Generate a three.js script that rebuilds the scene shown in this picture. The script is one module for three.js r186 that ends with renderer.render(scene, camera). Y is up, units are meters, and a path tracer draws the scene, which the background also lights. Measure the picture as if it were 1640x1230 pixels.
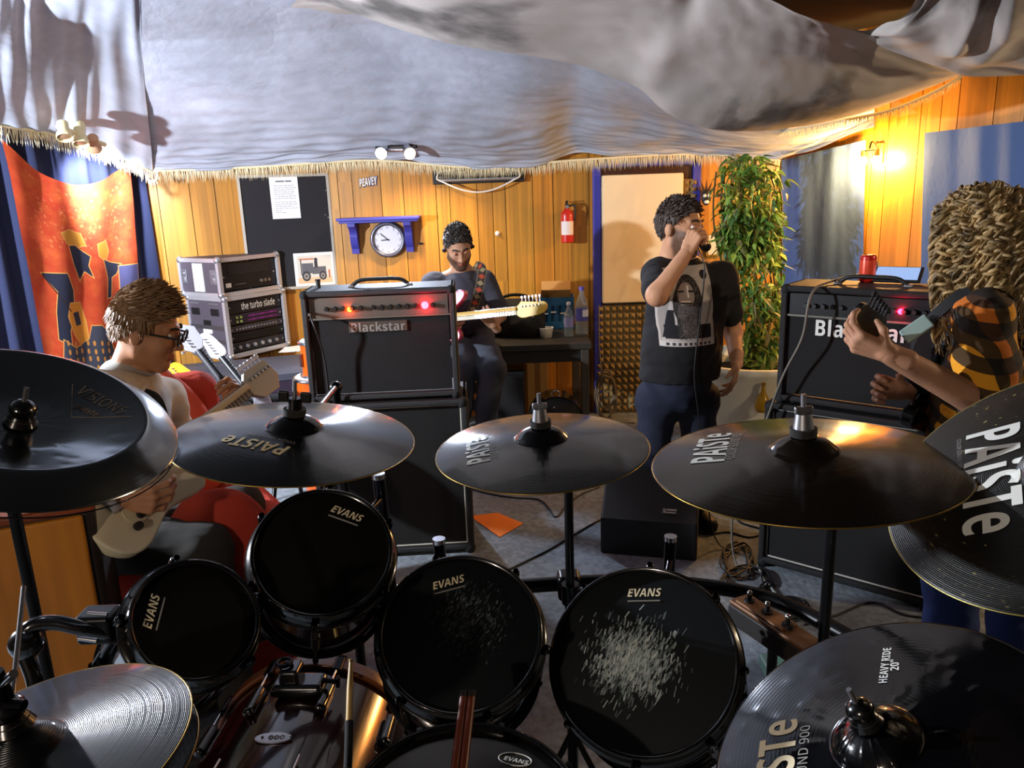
import * as THREE from 'three';
import { RoundedBoxGeometry } from 'three/addons/geometries/RoundedBoxGeometry.js';
import { mergeGeometries, mergeVertices } from 'three/addons/utils/BufferGeometryUtils.js';
import { ImprovedNoise } from 'three/addons/math/ImprovedNoise.js';
import { FontLoader } from 'three/addons/loaders/FontLoader.js';
import { RectAreaLightUniformsLib } from 'three/addons/lights/RectAreaLightUniformsLib.js';

// ------------------------------------------------------------------ camera, exposure
const scene = new THREE.Scene();
scene.background = new THREE.Color(0x000000);
const F = 1232, V3 = THREE.Vector3;
const camera = new THREE.PerspectiveCamera(2 * Math.atan(615 / F) * 180 / Math.PI, 1640 / 1230, 0.05, 50);
camera.position.set(0, 1.75, 0);
camera.rotation.order = 'YXZ';
camera.rotation.set(-14 * Math.PI / 180, 0, -2 * Math.PI / 180);
camera.updateMatrixWorld();
const renderer = new THREE.WebGLRenderer();
renderer.toneMapping = THREE.LinearToneMapping;
renderer.toneMappingExposure = 1.0;
renderer.shadowMap.enabled = true;
RectAreaLightUniformsLib.init();

// ------------------------------------------------------------------ helpers
const D2R = Math.PI / 180;
const v3 = (x, y, z) => new V3(x, y, z);
function ray(px, py) { return v3((px - 820) / F, -(py - 615) / F, -1).applyQuaternion(camera.quaternion); }
function at(px, py, d) { const r = ray(px, py); return r.multiplyScalar(d / -r.z).add(camera.position); }        // at horizontal depth d
function onY(px, py, y) { const r = ray(px, py); return r.multiplyScalar((y - camera.position.y) / r.y).add(camera.position); }
function onPlane(px, py, P, N) { const r = ray(px, py); return r.multiplyScalar(P.clone().sub(camera.position).dot(N) / r.dot(N)).add(camera.position); }
function camPt(px, py, zc) { return v3((px - 820) / F * zc, -(py - 615) / F * zc, -zc).applyMatrix4(camera.matrixWorld); }  // at lens-axis depth
function rng(seed) { let s = seed >>> 0; return () => { s = (s + 0x6D2B79F5) >>> 0; let t = s; t = Math.imul(t ^ t >>> 15, t | 1); t ^= t + Math.imul(t ^ t >>> 7, t | 61); return ((t ^ t >>> 14) >>> 0) / 4294967296; }; }
const noise = new ImprovedNoise();
const taken = {};
function numbered(n) { const k = taken[n] = (taken[n] || 0) + 1; return k === 1 ? n : n + '_' + String(k - 1).padStart(3, '0'); }
function tag(o, label, category, group, kind) { o.userData.label = label; if (category) o.userData.category = category; if (group) o.userData.group = group; if (kind) o.userData.kind = kind; return o; }
function thing(name, label, category, pos, group) { const g = new THREE.Group(); g.name = numbered(name); if (pos) g.position.copy(pos); scene.add(g); return tag(g, label, category, group); }
function part(name, geo, mat, parent, label) { const m = new THREE.Mesh(geo, mat); m.name = name; parent.add(m); if (label) m.userData.label = label; return m; }
function solo(name, geo, mat, label, category, group) { const m = new THREE.Mesh(geo, mat); m.name = numbered(name); scene.add(m); return tag(m, label, category, group); }
function structure(name, geo, mat, label) { const m = new THREE.Mesh(geo, mat); m.name = name; scene.add(m); m.userData.kind = 'structure'; m.userData.label = label; m.userData.category = name.split('_')[0]; return m; }
const T = (g, x, y, z) => g.translate(x, y, z);
function box(w, h, d, x = 0, y = 0, z = 0) { return new THREE.BoxGeometry(w, h, d).translate(x, y, z); }
function rbox(w, h, d, r, x = 0, y = 0, z = 0, s = 2) { return new RoundedBoxGeometry(w, h, d, s, Math.min(r, w / 2.01, h / 2.01, d / 2.01)).translate(x, y, z); }
function cyl(r0, r1, h, x = 0, y = 0, z = 0, n = 20) { return new THREE.CylinderGeometry(r0, r1, h, n).translate(x, y, z); }
function rod(a, b, r, r2 = r, n = 10) {                                                            // a round bar between two points
  const d = b.clone().sub(a), L = d.length(); const g = new THREE.CylinderGeometry(r2, r, L, n);
  g.applyQuaternion(new THREE.Quaternion().setFromUnitVectors(v3(0, 1, 0), d.normalize()));
  return g.translate((a.x + b.x) / 2, (a.y + b.y) / 2, (a.z + b.z) / 2);
}
function tube(pts, r, seg = 40, n = 6) { return new THREE.TubeGeometry(new THREE.CatmullRomCurve3(pts), seg, r, n); }
function merge(list) { const l = list.map(g => { const q = g.index ? g.toNonIndexed() : g; for (const k of Object.keys(q.attributes)) if (!['position', 'normal', 'uv'].includes(k)) q.deleteAttribute(k); return q; }); const hasUv = l.every(g => g.attributes.uv); if (!hasUv) l.forEach(g => g.deleteAttribute('uv')); return mergeGeometries(l); }
function basis(x, y, z, p) { return new THREE.Matrix4().makeBasis(x, y, z).setPosition(p); }
function setFrame(o, xDir, yHint, p) { const x = xDir.clone().normalize(); const z = x.clone().cross(yHint).normalize(); const y = z.clone().cross(x).normalize(); o.quaternion.setFromRotationMatrix(new THREE.Matrix4().makeBasis(x, y, z)); if (p) o.position.copy(p); o.updateMatrixWorld(true); return o; }
const std = (c, rough = .7, metal = 0, extra = {}) => new THREE.MeshStandardMaterial({ color: c, roughness: rough, metalness: metal, side: THREE.DoubleSide, ...extra });
const phys = (c, rough = .5, metal = 0, extra = {}) => new THREE.MeshPhysicalMaterial({ color: c, roughness: rough, metalness: metal, side: THREE.DoubleSide, ...extra });

// ------------------------------------------------------------------ textures
function tileNoise(size, cells, oct, seed) {                                                       // periodic value noise
  const out = new Float32Array(size * size); let amp = 1, tot = 0;
  for (let o = 0; o < oct; o++) {
    const n = cells << o, R = rng(seed + o * 77), g = new Float32Array(n * n).map(() => R());
    for (let y = 0; y < size; y++) { const fy = y / size * n, y0 = fy | 0, ty = fy - y0, sy = ty * ty * (3 - 2 * ty), y1 = (y0 + 1) % n;
      for (let x = 0; x < size; x++) { const fx = x / size * n, x0 = fx | 0, tx = fx - x0, sx = tx * tx * (3 - 2 * tx), x1 = (x0 + 1) % n;
        const a = g[y0 * n + x0], b = g[y0 * n + x1], c = g[y1 * n + x0], d = g[y1 * n + x1];
        out[y * size + x] += amp * (a + (b - a) * sx + (c - a) * sy + (a - b - c + d) * sx * sy); } }
    tot += amp; amp *= .5;
  }
  for (let i = 0; i < out.length; i++) out[i] /= tot;
  return out;
}
function dataTex(w, h, fn, srgb = true) {
  const d = new Uint8Array(w * h * 4);
  for (let y = 0; y < h; y++) for (let x = 0; x < w; x++) { const c = fn(x, y), i = (y * w + x) * 4; d[i] = c[0]; d[i + 1] = c[1]; d[i + 2] = c[2]; d[i + 3] = 255; }
  const t = new THREE.DataTexture(d, w, h); t.magFilter = THREE.LinearFilter; t.minFilter = THREE.LinearFilter; t.wrapS = t.wrapT = THREE.RepeatWrapping;
  if (srgb) t.colorSpace = THREE.SRGBColorSpace; t.needsUpdate = true; return t;
}
function canvasTex(w, h, draw) {
  const c = document.createElement('canvas'); c.width = w; c.height = h; draw(c.getContext('2d'), w, h);
  const t = new THREE.CanvasTexture(c); t.colorSpace = THREE.SRGBColorSpace; return t;
}
const clamp = (x, a = 0, b = 255) => Math.max(a, Math.min(b, x));
const nA = tileNoise(512, 8, 5, 11), nB = tileNoise(512, 4, 6, 23), nC = tileNoise(512, 32, 3, 5);
const N5 = (a, x, y) => a[((y & 511) << 9) + (x & 511)];
function rep(t, u, v) { const c = t.clone(); c.repeat.set(u, v); c.needsUpdate = true; return c; }
const woodTex = dataTex(512, 512, (x, y) => {                                                       // grain runs along v
  const w = N5(nB, x, y >> 3) * 1.4, g = Math.sin((x * .05 + w * 16 + N5(nA, x, y >> 2) * 5)) * .5 + .5, f = N5(nC, x * 3, y >> 4), dk = Math.pow(N5(nA, x * 2, y >> 4), 5) * 2.5;
  const m = .8 + .1 * g + .16 * (f - .5) - dk * .3;
  return [clamp(226 * m), clamp(172 * m * (.98 - .05 * dk)), clamp(62 * m)];
});
const crinkleTex = dataTex(512, 512, (x, y) => { const a = Math.abs(N5(nB, x, y) - .5) * 2, b = Math.abs(N5(nA, x + 90, y * 1) - .5) * 2; const k = clamp(255 * (.5 * Math.pow(a, .6) + .3 * Math.pow(b, .7) + .2 * N5(nC, x, y))); return [k, k, k]; }, false);
const weaveTex = dataTex(256, 256, (x, y) => { const k = ((x >> 1) + (y >> 1)) & 1 ? 200 : 90; const j = clamp(k + (N5(nC, x * 2, y * 2) - .5) * 120); return [j, j, j]; }, false);
const grainBump = dataTex(512, 512, (x, y) => { const k = clamp(255 * N5(nC, x, y)); return [k, k, k]; }, false);
const carpetTex = dataTex(512, 512, (x, y) => { const k = .86 + .34 * (N5(nC, x * 2, y * 2) - .5) + .3 * (N5(nB, x, y) - .5); return [clamp(134 * k), clamp(144 * k), clamp(152 * k)]; });

const M = {
  wood: std(0xffffff, .45, 0, { map: woodTex, bumpMap: grainBump, bumpScale: .0004 }),
  black: std(0x0b0b0d, .55), vinyl: std(0x0c0b0c, .62, 0, { bumpMap: rep(grainBump, 6, 6), bumpScale: .0008 }),
  grille: std(0x080707, .85, 0, { bumpMap: rep(weaveTex, 5, 5), bumpScale: .001 }),
  chrome: std(0xd8d8dc, .14, 1), darkChrome: std(0x2a2a2e, .2, 1), steel: std(0x9a9a9e, .35, .9),
  gloss: phys(0x060607, .2, 0, { clearcoat: 1, clearcoatRoughness: .08 }),
  blackMetal: std(0x0a0a0c, .3, .4), rubber: std(0x0a0a0a, .85), cable: std(0x0c0c0e, .5), white: std(0xe6e4de, .6),
  cream: std(0xe8d9b4, .8), purple: std(0x3a3a9c, .5), paper: std(0xf2f2ee, .85), navy: std(0x1c2340, .95),
  silver: std(0xc4c4c8, .3, .85), ash: std(0xb9b4c0, .6),
  logo: std(0xdcdcd4, .55), logoDim: std(0x8d8a84, .6), gold: std(0xb58a3a, .35, .6),
};
const font = await new FontLoader().loadAsync('fonts/droid/droid_sans_bold.typeface.json');
const fontR = await new FontLoader().loadAsync('fonts/droid/droid_sans_regular.typeface.json');
// flat lettering laid on a surface of parent: from world point A to world point B, up side n x AB; height(x,z) gives the surface's local y
function lettering(parent, str, A, B, mat, { tall = 1, lift = .0012, name = 'lettering', height = null, skew = 0, f = font, label } = {}) {
  parent.updateMatrixWorld(true);
  const a = parent.worldToLocal(A.clone()), b = parent.worldToLocal(B.clone()); a.y = b.y = 0;
  const g = new THREE.ShapeGeometry(f.generateShapes(str, 1), 4); g.computeBoundingBox(); const bb = g.boundingBox, w = bb.max.x - bb.min.x;
  const L = a.distanceTo(b), ux = b.clone().sub(a).normalize(), uy = v3(0, 1, 0).cross(ux).normalize(), s = L / w, p = g.attributes.position, out = [];
  for (let i = 0; i < p.count; i++) { const x = (p.getX(i) - bb.min.x + p.getY(i) * skew) * s, y = p.getY(i) * s * tall; const q = a.clone().addScaledVector(ux, x).addScaledVector(uy, y); q.y = (height ? height(Math.hypot(q.x, q.z)) : 0) + lift; out.push(q.x, q.y, q.z); }
  g.setAttribute('position', new THREE.Float32BufferAttribute(out, 3)); g.computeVertexNormals();
  return part(name, g, mat, parent, label);
}
// upright lettering on a face whose normal is local +z
function faceText(parent, str, x, y, z, w, mat, { f = font, name = 'lettering', tall = 1, skew = 0, label } = {}) {
  const g = new THREE.ShapeGeometry(f.generateShapes(str, 1), 4); g.computeBoundingBox(); const bb = g.boundingBox, s = w / (bb.max.x - bb.min.x);
  if (skew) { const p = g.attributes.position; for (let i = 0; i < p.count; i++) p.setX(i, p.getX(i) + p.getY(i) * skew); }
  g.translate(-(bb.min.x + bb.max.x) / 2, -(bb.min.y + bb.max.y) / 2, 0).scale(s, s * tall, 1).translate(x, y, z);
  return part(name, g, mat, parent, label);
}
// ------------------------------------------------------------------ room
const CEIL = 2.72;
const cornerA = v3(-1.388, 0, -6), cornerB = v3(-2.584, 0, -5.635), cornerC = v3(2.1, 0, -6), cornerD = v3(3.6, 0, -3.5), cornerE = v3(-3.35, 0, -3.6);
const R0 = rng(4);
structure('floor', box(8.4, .1, 8.6, 0, -.05, -2.4), std(0xffffff, .95, 0, { map: rep(carpetTex, 6, 6), bumpMap: rep(grainBump, 14, 14), bumpScale: .003 }), 'grey blue worn carpet floor of the rehearsal room');
structure('ceiling', box(8.4, .1, 8.6, 0, CEIL + .05, -2.4), std(0x060606, .9), 'dark ceiling above the draped cloths');
function uvMetres(g, su, sv, ou = 0, ov = 0) { const p = g.attributes.position, n = g.attributes.normal, uv = []; for (let i = 0; i < p.count; i++) { const ax = Math.abs(n.getX(i)), ay = Math.abs(n.getY(i)); const u = ax > .7 ? p.getZ(i) : p.getX(i), v = ay > .7 ? p.getZ(i) : p.getY(i); uv.push(u * su + ou, v * sv + ov); } g.setAttribute('uv', new THREE.Float32BufferAttribute(uv, 2)); return g; }
const woodTones = [0xffffff, 0xf3e6cf, 0xffeccb, 0xe9d8bd, 0xf9dfb9].map(c => { const m = M.wood.clone(); m.color.set(c); return m; });
function wall(name, A, B, label, planks, mat) {                                                    // room side is local +z
  const d = B.clone().sub(A), L = d.length(), n = v3(-d.z, 0, d.x).normalize();
  const m = structure(name, box(L, CEIL, .1, L / 2, CEIL / 2, -.06), mat || std(0x120b05, .9), label);
  m.position.copy(A); m.rotation.y = Math.atan2(-d.z, d.x); m.updateMatrixWorld(true);
  if (planks) { let x = 0; const ws = [.105, .2, .15, .24, .1, .19, .13]; let i = Math.floor(R0() * 7);
    while (x < L - .01) { const w = Math.min(ws[i++ % 7] * (.9 + .25 * R0()), L - x), g = box(w - .005, CEIL, .012, x + w / 2, CEIL / 2, -.006); uvMetres(g, 2.1, .55, R0(), R0()); part('plank', g, woodTones[Math.floor(R0() * 5)], m); x += w; } }
  return m;
}
const wallBack = wall('wall_back', cornerA, cornerC, 'wood panelled wall with grooved planks behind the table', true);
const wallNotice = wall('wall_notice', cornerB, cornerA, 'wood panelled wall section turned towards the stacked flight cases', true);
const wallRight = wall('wall_right', cornerC, cornerD, 'wood panelled wall carrying the sconce and blue cloths', true);
wall('wall_left', cornerE, cornerB, 'wall hung with dark navy curtain behind the red tapestry', false, std(0x151a2c, .95));
const plain = () => std(0x2a2018, .8);
wall('wall_side_left', v3(-3.35, 0, 1.8), cornerE, 'plain brown side wall', false, plain());
wall('wall_side_right', cornerD, v3(3.6, 0, 1.8), 'plain brown side wall on the sconce side', false, plain());
wall('wall_rear', v3(3.6, 0, 1.8), v3(-3.35, 0, 1.8), 'plain brown wall behind the drum kit', false, plain());
const zN = v3(0, 0, 1);
const bw = (px, py, lift = 0) => onPlane(px, py, v3(0, 0, -6 + lift), zN);
function wallFrame(w) { const n = v3(0, 0, 1).applyQuaternion(w.quaternion); return { n, pt: (px, py, lift = 0) => w.worldToLocal(onPlane(px, py, w.position.clone().addScaledVector(n, lift), n)) }; }
const NF = wallFrame(wallNotice), RF = wallFrame(wallRight);
const wallLeft = scene.getObjectByName('wall_left'); const LF = wallFrame(wallLeft);
function onWall(name, label, cat, w, pl) { const g = thing(name, label, cat, w.localToWorld(pl.clone())); g.quaternion.copy(w.quaternion); g.updateMatrixWorld(true); return g; }

// door with foam and cream sound panel
{
  const a = bw(948, 256), b = bw(1121, 252), x0 = a.x, x1 = b.x, h = a.y;
  const d = new THREE.Group(); d.name = 'door_1'; d.position.set(0, 0, -6); scene.add(d); tag(d, 'brown door in a blue frame padded with foam and a cream panel', 'door', null, 'structure');
  const fw = .06;
  part('frame', merge([rbox(fw, h, .06, .008, x0 + fw / 2, h / 2, .03), rbox(fw, h, .06, .008, x1 - fw / 2, h / 2, .03), rbox(x1 - x0, fw, .06, .008, (x0 + x1) / 2, h - fw / 2, .03)]), M.purple, d, 'blue painted door frame');
  part('door_slab', rbox(x1 - x0 - 2 * fw - .006, h - fw - .004, .035, .004, (x0 + x1) / 2, (h - fw) / 2, .0185), std(0x4a2a17, .5, 0, { map: woodTex }), d, 'dark brown door leaf');
  const c0 = bw(964, 281, .08), c1 = bw(1091, 482, .08);
  part('sound_panel', rbox(c1.x - c0.x, c0.y - c1.y, .05, .012, (c0.x + c1.x) / 2, (c0.y + c1.y) / 2, .062), std(0xecd7ae, .9, 0, { bumpMap: rep(grainBump, 3, 3), bumpScale: .0006 }), d, 'cream upholstered sound panel');
  function foam(px0, py0, px1, py1, nx, ny) {
    const p0 = bw(px0, py0, .06), p1 = bw(px1, py1, .06), w = (p1.x - p0.x) / nx, hh = (p0.y - p1.y) / ny, list = [];
    for (let i = 0; i < nx; i++) for (let j = 0; j < ny; j++) { const g = new THREE.ConeGeometry(Math.SQRT1_2, 1, 4, 1, true).rotateY(Math.PI / 4).rotateX(Math.PI / 2).scale(w, hh, .04); g.translate(p0.x + (i + .5) * w, p1.y + (j + .5) * hh, .066); list.push(g); }
    list.push(box(p1.x - p0.x, p0.y - p1.y, .012, (p0.x + p1.x) / 2, (p0.y + p1.y) / 2, .043));
    const gg = merge(list.map(g => g.toNonIndexed())); gg.computeVertexNormals();
    part('foam_panel', gg, std(0x8a7448, .9), d, 'tan pyramid foam panel');
  }
  foam(957, 490, 1068, 578, 11, 8); foam(955, 582, 1066, 668, 11, 8); foam(1093, 287, 1113, 480, 2, 18);
  part('hinge', merge([box(.012, .09, .012, x0 + fw, h - .25, .04), box(.012, .09, .012, x0 + fw, .3, .04)]), M.steel, d);
}
// notice board
{
  const a = NF.pt(378, 281), b = NF.pt(541, 458), w = b.x - a.x, h = a.y - b.y, c = v3((a.x + b.x) / 2, (a.y + b.y) / 2, 0);
  const g = onWall('notice_board', 'black notice board in a pale metal frame on the panelled wall', 'notice board', wallNotice, c);
  part('board', box(w - .03, h - .03, .014, 0, 0, .008), std(0x1d1c20, .9, 0, { bumpMap: weaveTex, bumpScale: .0004 }), g);
  part('frame', merge([box(w, .02, .024, 0, h / 2 - .01, .012), box(w, .02, .024, 0, -h / 2 + .01, .012), box(.02, h - .04, .024, w / 2 - .01, 0, .012), box(.02, h - .04, .024, -w / 2 + .01, 0, .012)]), std(0xb9b3a6, .5, .3), g, 'pale metal frame');
  for (const [x, y] of [[.3, .3], [.28, .12], [.3, .1], [-.3, -.28], [.15, -.2], [.31, .33]]) part('pin', new THREE.SphereGeometry(.005, 8, 6).translate(x, y, .018), M.silver, g);
  const p0 = NF.pt(430, 283), p1 = NF.pt(482, 349);
  const pg = onWall('notice_sheet', 'white printed notice sheet pinned to the black board', 'paper', wallNotice, v3((p0.x + p1.x) / 2, (p0.y + p1.y) / 2, .017));
  part('sheet', box(p1.x - p0.x, p0.y - p1.y, .0012), [0, 1, 2, 3, 4, 5].map(i => i === 4 ? std(0xffffff, .85, 0, { map: canvasTex(256, 340, (x, W, H) => { x.fillStyle = '#efeff2'; x.fillRect(0, 0, W, H); x.fillStyle = '#6a6a72'; x.fillRect(56, 34, 80, 12); x.fillRect(144, 34, 56, 12); x.fillStyle = '#8f8f96'; const r = rng(3); for (let i = 0; i < 13; i++) { let xx = 34; while (xx < 210) { const l = 8 + r() * 30; x.fillRect(xx, 72 + i * 17 + (i > 6 ? 12 : 0), l, 5); xx += l + 6; if (i > 10 && xx > 90) break; } } }) }) : M.paper), pg);
  const q0 = NF.pt(469, 406), q1 = NF.pt(538, 455);
  const ph = onWall('vintage_vehicle_photo', 'white bordered photograph of an old open vehicle with a driver', 'photo', wallNotice, v3((q0.x + q1.x) / 2, (q0.y + q1.y) / 2, .018));
  part('print', box(q1.x - q0.x, q0.y - q1.y, .0015), [0, 1, 2, 3, 4, 5].map(i => i === 4 ? std(0xffffff, .6, 0, { map: canvasTex(320, 226, (x) => { x.fillStyle = '#f4f1ec'; x.fillRect(0, 0, 320, 226); x.fillStyle = '#cfcabf'; x.fillRect(22, 18, 276, 190); x.fillStyle = '#d9b48c'; x.fillRect(22, 168, 276, 40); x.fillStyle = '#5a5a60'; x.fillRect(60, 70, 90, 70); x.fillRect(140, 96, 110, 50); x.fillStyle = '#2e2e34'; for (const [cx, cy, r] of [[90, 158, 34], [222, 158, 30]]) { x.beginPath(); x.arc(cx, cy, r, 0, 7); x.fill(); x.fillStyle = '#b9b0a2'; x.beginPath(); x.arc(cx, cy, r * .6, 0, 7); x.fill(); x.fillStyle = '#2e2e34'; for (let a = 0; a < 8; a++) { x.save(); x.translate(cx, cy); x.rotate(a * .785); x.fillRect(-2, 0, 4, r * .62); x.restore(); } } x.fillRect(50, 40, 8, 110); x.fillRect(160, 58, 26, 44); x.beginPath(); x.arc(174, 48, 13, 0, 7); x.fill(); x.fillStyle = '#b35c2e'; x.fillRect(268, 120, 12, 54); x.fillRect(40, 38, 120, 8); }) }) : M.paper), ph);
}
// blue shelf with clock
{
  const a = bw(545, 349), b = bw(675, 346), w = b.x - a.x, y = a.y, xc = (a.x + b.x) / 2;
  const s = thing('wall_shelf', 'blue painted wooden wall shelf on two scrolled brackets', 'shelf', v3(xc, y, -6));
  part('shelf_board', merge([rbox(w, .022, .17, .005, 0, -.011, .085), rbox(w - .03, .018, .15, .004, 0, -.031, .075)]), M.purple, s);
  const sh = new THREE.Shape(); sh.moveTo(0, 0); sh.lineTo(.14, 0); sh.lineTo(.14, -.02); sh.quadraticCurveTo(.07, -.05, .075, -.1); sh.quadraticCurveTo(.06, -.17, .035, -.19); sh.lineTo(.03, -.225); sh.lineTo(0, -.225);
  for (const px of [569, 656]) { const x = bw(px, 375).x - xc; part('bracket', new THREE.ExtrudeGeometry(sh, { depth: .05, bevelEnabled: true, bevelSize: .004, bevelThickness: .004, bevelSegments: 2 }).translate(0, -.042, -.025).rotateY(-Math.PI / 2).translate(x, 0, 0), M.purple, s); }
  const c = bw(621, 384, .03), r = .132;
  const k = thing('wall_clock', 'round white wall clock with silver rim under the blue shelf', 'clock', v3(c.x, c.y, -6));
  part('rim', new THREE.TorusGeometry(r - .012, .015, 10, 40).translate(0, 0, .028), std(0x6a6a78, .35, .7), k, 'silver grey rim');
  part('case', new THREE.CylinderGeometry(r, r, .02, 40).rotateX(Math.PI / 2).translate(0, 0, .011), std(0x55555f, .5), k);
  part('dial', new THREE.CircleGeometry(r - .014, 40).translate(0, 0, .0225), std(0xe4e2ec, .6), k, 'pale dial');
  for (let i = 1; i <= 12; i++) { const an = Math.PI / 2 - i * Math.PI / 6; faceText(k, String(i), Math.cos(an) * .092, Math.sin(an) * .092, .0236, i > 9 ? .02 : .011, M.black, { name: 'numeral', f: fontR }); }
  const hand = (ang, L, wd) => part('clock_hand', box(wd, L, .002, 0, L / 2 - .012, .026).rotateZ(-ang * D2R), M.black, k);
  hand(266, .062, .008); hand(-49, .085, .006);
}
// wall mounted tube fitting with looped cable
{
  const a = bw(693, 273), b = bw(840, 292), w = b.x - a.x, c = v3((a.x + b.x) / 2, (a.y + b.y) / 2, -6);
  const h = thing('black_strip_lamp', 'black wall mounted strip lamp with a chrome tube and looped white cable', 'strip lamp', c);
  part('housing', rbox(w, .1, .05, .006, 0, 0, .026), M.black, h);
  part('reflector', rbox(w * .92, .05, .03, .012, 0, -.005, .06), M.gloss, h);
  part('tube', cyl(.01, .01, w * .86, 0, 0, 0, 14).rotateZ(Math.PI / 2).translate(0, -.022, .08), M.silver, h, 'silver tube');
  const pts = []; for (let i = 0; i <= 20; i++) { const t = i / 20; pts.push(v3((t - .5) * w * .9, .0 - .105 * Math.sin(Math.PI * t) - .01, .085)); }
  pts.unshift(v3(-w * .42, .045, .07)); pts.push(v3(w * .44, .03, .07));
  part('power_cable', tube(pts, .006, 60), M.white, h, 'white cable hanging in a loop');
  part('cable_top', tube([v3(-w * .42, .045, .07), v3(-w * .2, .055, .055), v3(w * .2, .05, .055), v3(w * .44, .03, .07)], .005, 30), M.white, h, 'white cable run along the top');
}
{ // small wall items
  let p = bw(797, 374); const k = thing('wall_bumper', 'small round white knob on the panelled wall above the table', 'knob', v3(p.x, p.y, -6));
  part('knob_disc', cyl(.016, .02, .014, 0, .007, 0, 16).rotateX(Math.PI / 2), M.white, k); part('knob_tip', new THREE.SphereGeometry(.012, 12, 8).translate(0, 0, .016), M.white, k);
  p = bw(674, 390); const h = thing('coat_hook', 'tiny dark metal hook beside the shelf bracket', 'hook', v3(p.x, p.y, -6));
  part('plate', rbox(.035, .014, .006, .002, 0, 0, .003), M.black, h); part('prong', tube([v3(0, 0, .004), v3(0, -.006, .03), v3(0, .008, .04)], .004, 10), M.black, h);
  p = bw(589, 291); const e = thing('wall_emblem', 'small white and blue jagged lettered emblem above the shelf', 'emblem', v3(p.x, p.y, -6));
  faceText(e, 'PEAVEY', .002, -.002, .006, .135, std(0x1d2a66, .5), { tall: 2.2, skew: .3, name: 'emblem_back' }).scale.set(1.05, 1.12, 1);
  faceText(e, 'PEAVEY', 0, 0, .009, .13, M.white, { tall: 2.1, skew: .3 }); e.rotation.z = .12;
  const c = bw(907, 360), X = thing('fire_extinguisher', 'red fire extinguisher with white label hung on the wall', 'fire extinguisher', v3(c.x, c.y, -5.92));
  part('cylinder', new THREE.LatheGeometry([[0, -.13], [.04, -.13], [.048, -.122], [.048, .07], [.04, .1], [.02, .115], [.018, .13], [0, .13]].map(q => new THREE.Vector2(...q)), 28), phys(0xc8200f, .3, 0, { clearcoat: .6 }), X, 'red steel cylinder');
  part('label_band', new THREE.CylinderGeometry(.0488, .0488, .1, 24, 1, true, -1.2, 2.4).translate(0, -.02, 0), std(0xe8dcd6, .6), X, 'white printed label');
  part('valve', merge([cyl(.014, .014, .03, 0, .14, 0), rbox(.02, .012, .08, .003, 0, .158, .01), rbox(.02, .008, .09, .003, 0, .172, .015).rotateX(-.1)]), M.black, X);
  part('gauge', cyl(.014, .014, .012).rotateX(Math.PI / 2).translate(0, .135, .02), M.silver, X);
  part('hose', tube([v3(.01, .14, 0), v3(.05, .145, .01), v3(.062, .1, .01), v3(.055, .03, .01)], .007, 20), M.black, X);
  part('bracket', box(.02, .2, .03, 0, 0, -.062), M.steel, X);
}

// ------------------------------------------------------------------ cloth
function netPoint(net, u, v) {
  const cr = (a, b, c, d, t) => .5 * ((2 * b) + (c - a) * t + (2 * a - 5 * b + 4 * c - d) * t * t + (3 * b - a - 3 * c + d) * t * t * t);
  const nr = net.length, nc = net[0].length, fu = u * (nc - 1), fv = v * (nr - 1), i = Math.min(nc - 2, Math.floor(fu)), j = Math.min(nr - 2, Math.floor(fv)), tu = fu - i, tv = fv - j;
  const get = (r, c) => { const rr = Math.max(0, Math.min(nr - 1, r)), cc = Math.max(0, Math.min(nc - 1, c)); return net[rr][cc]; };
  const q = [];
  for (let k = -1; k <= 2; k++) { const row = []; for (let l = -1; l <= 2; l++) row.push(get(j + k, i + l)); q.push(['x', 'y', 'z'].map(ax => cr(row[0][ax], row[1][ax], row[2][ax], row[3][ax], tu))); }
  return v3(...[0, 1, 2].map(a => cr(q[0][a], q[1][a], q[2][a], q[3][a], tv)));
}
function cloth(net, nu, nv, disp, uvS) {
  const P = [], lenU = net[0][0].distanceTo(net[0][net[0].length - 1]), lenV = net[0][0].distanceTo(net[net.length - 1][0]);
  for (let j = 0; j <= nv; j++) for (let i = 0; i <= nu; i++) { const q = netPoint(net, i / nu, j / nv); if (q.y > CEIL - .1) q.y = CEIL - .1 + .05 * (1 - Math.exp(-(q.y - CEIL + .1) * 8)); P.push(q); }
  const g = new THREE.BufferGeometry(), idx = [], uv = [];
  for (let j = 0; j <= nv; j++) for (let i = 0; i <= nu; i++) uv.push(i / nu * lenU * uvS, j / nv * lenV * uvS);
  for (let j = 0; j < nv; j++) for (let i = 0; i < nu; i++) { const a = j * (nu + 1) + i, b = a + 1, c = a + nu + 1, d = c + 1; idx.push(a, c, b, b, c, d); }
  const set = () => g.setAttribute('position', new THREE.Float32BufferAttribute(P.flatMap(p => [p.x, p.y, p.z]), 3));
  set(); g.setIndex(idx); g.setAttribute('uv', new THREE.Float32BufferAttribute(uv, 2)); g.computeVertexNormals();
  const n = g.attributes.normal;
  P.forEach((p, k) => { const i = k % (nu + 1), j = Math.floor(k / (nu + 1)); const d = disp(i / nu, j / nv, p); p.x += n.getX(k) * d; p.y += n.getY(k) * d; p.z += n.getZ(k) * d; });
  set(); g.computeVertexNormals(); return g;
}
const drapeColour = dataTex(512, 512, (x, y) => { const k = .9 + .22 * (N5(nB, x, y) - .5) + .1 * (N5(nC, x, y) - .5); return [clamp(188 * k), clamp(196 * k), clamp(212 * k)]; });
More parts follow.
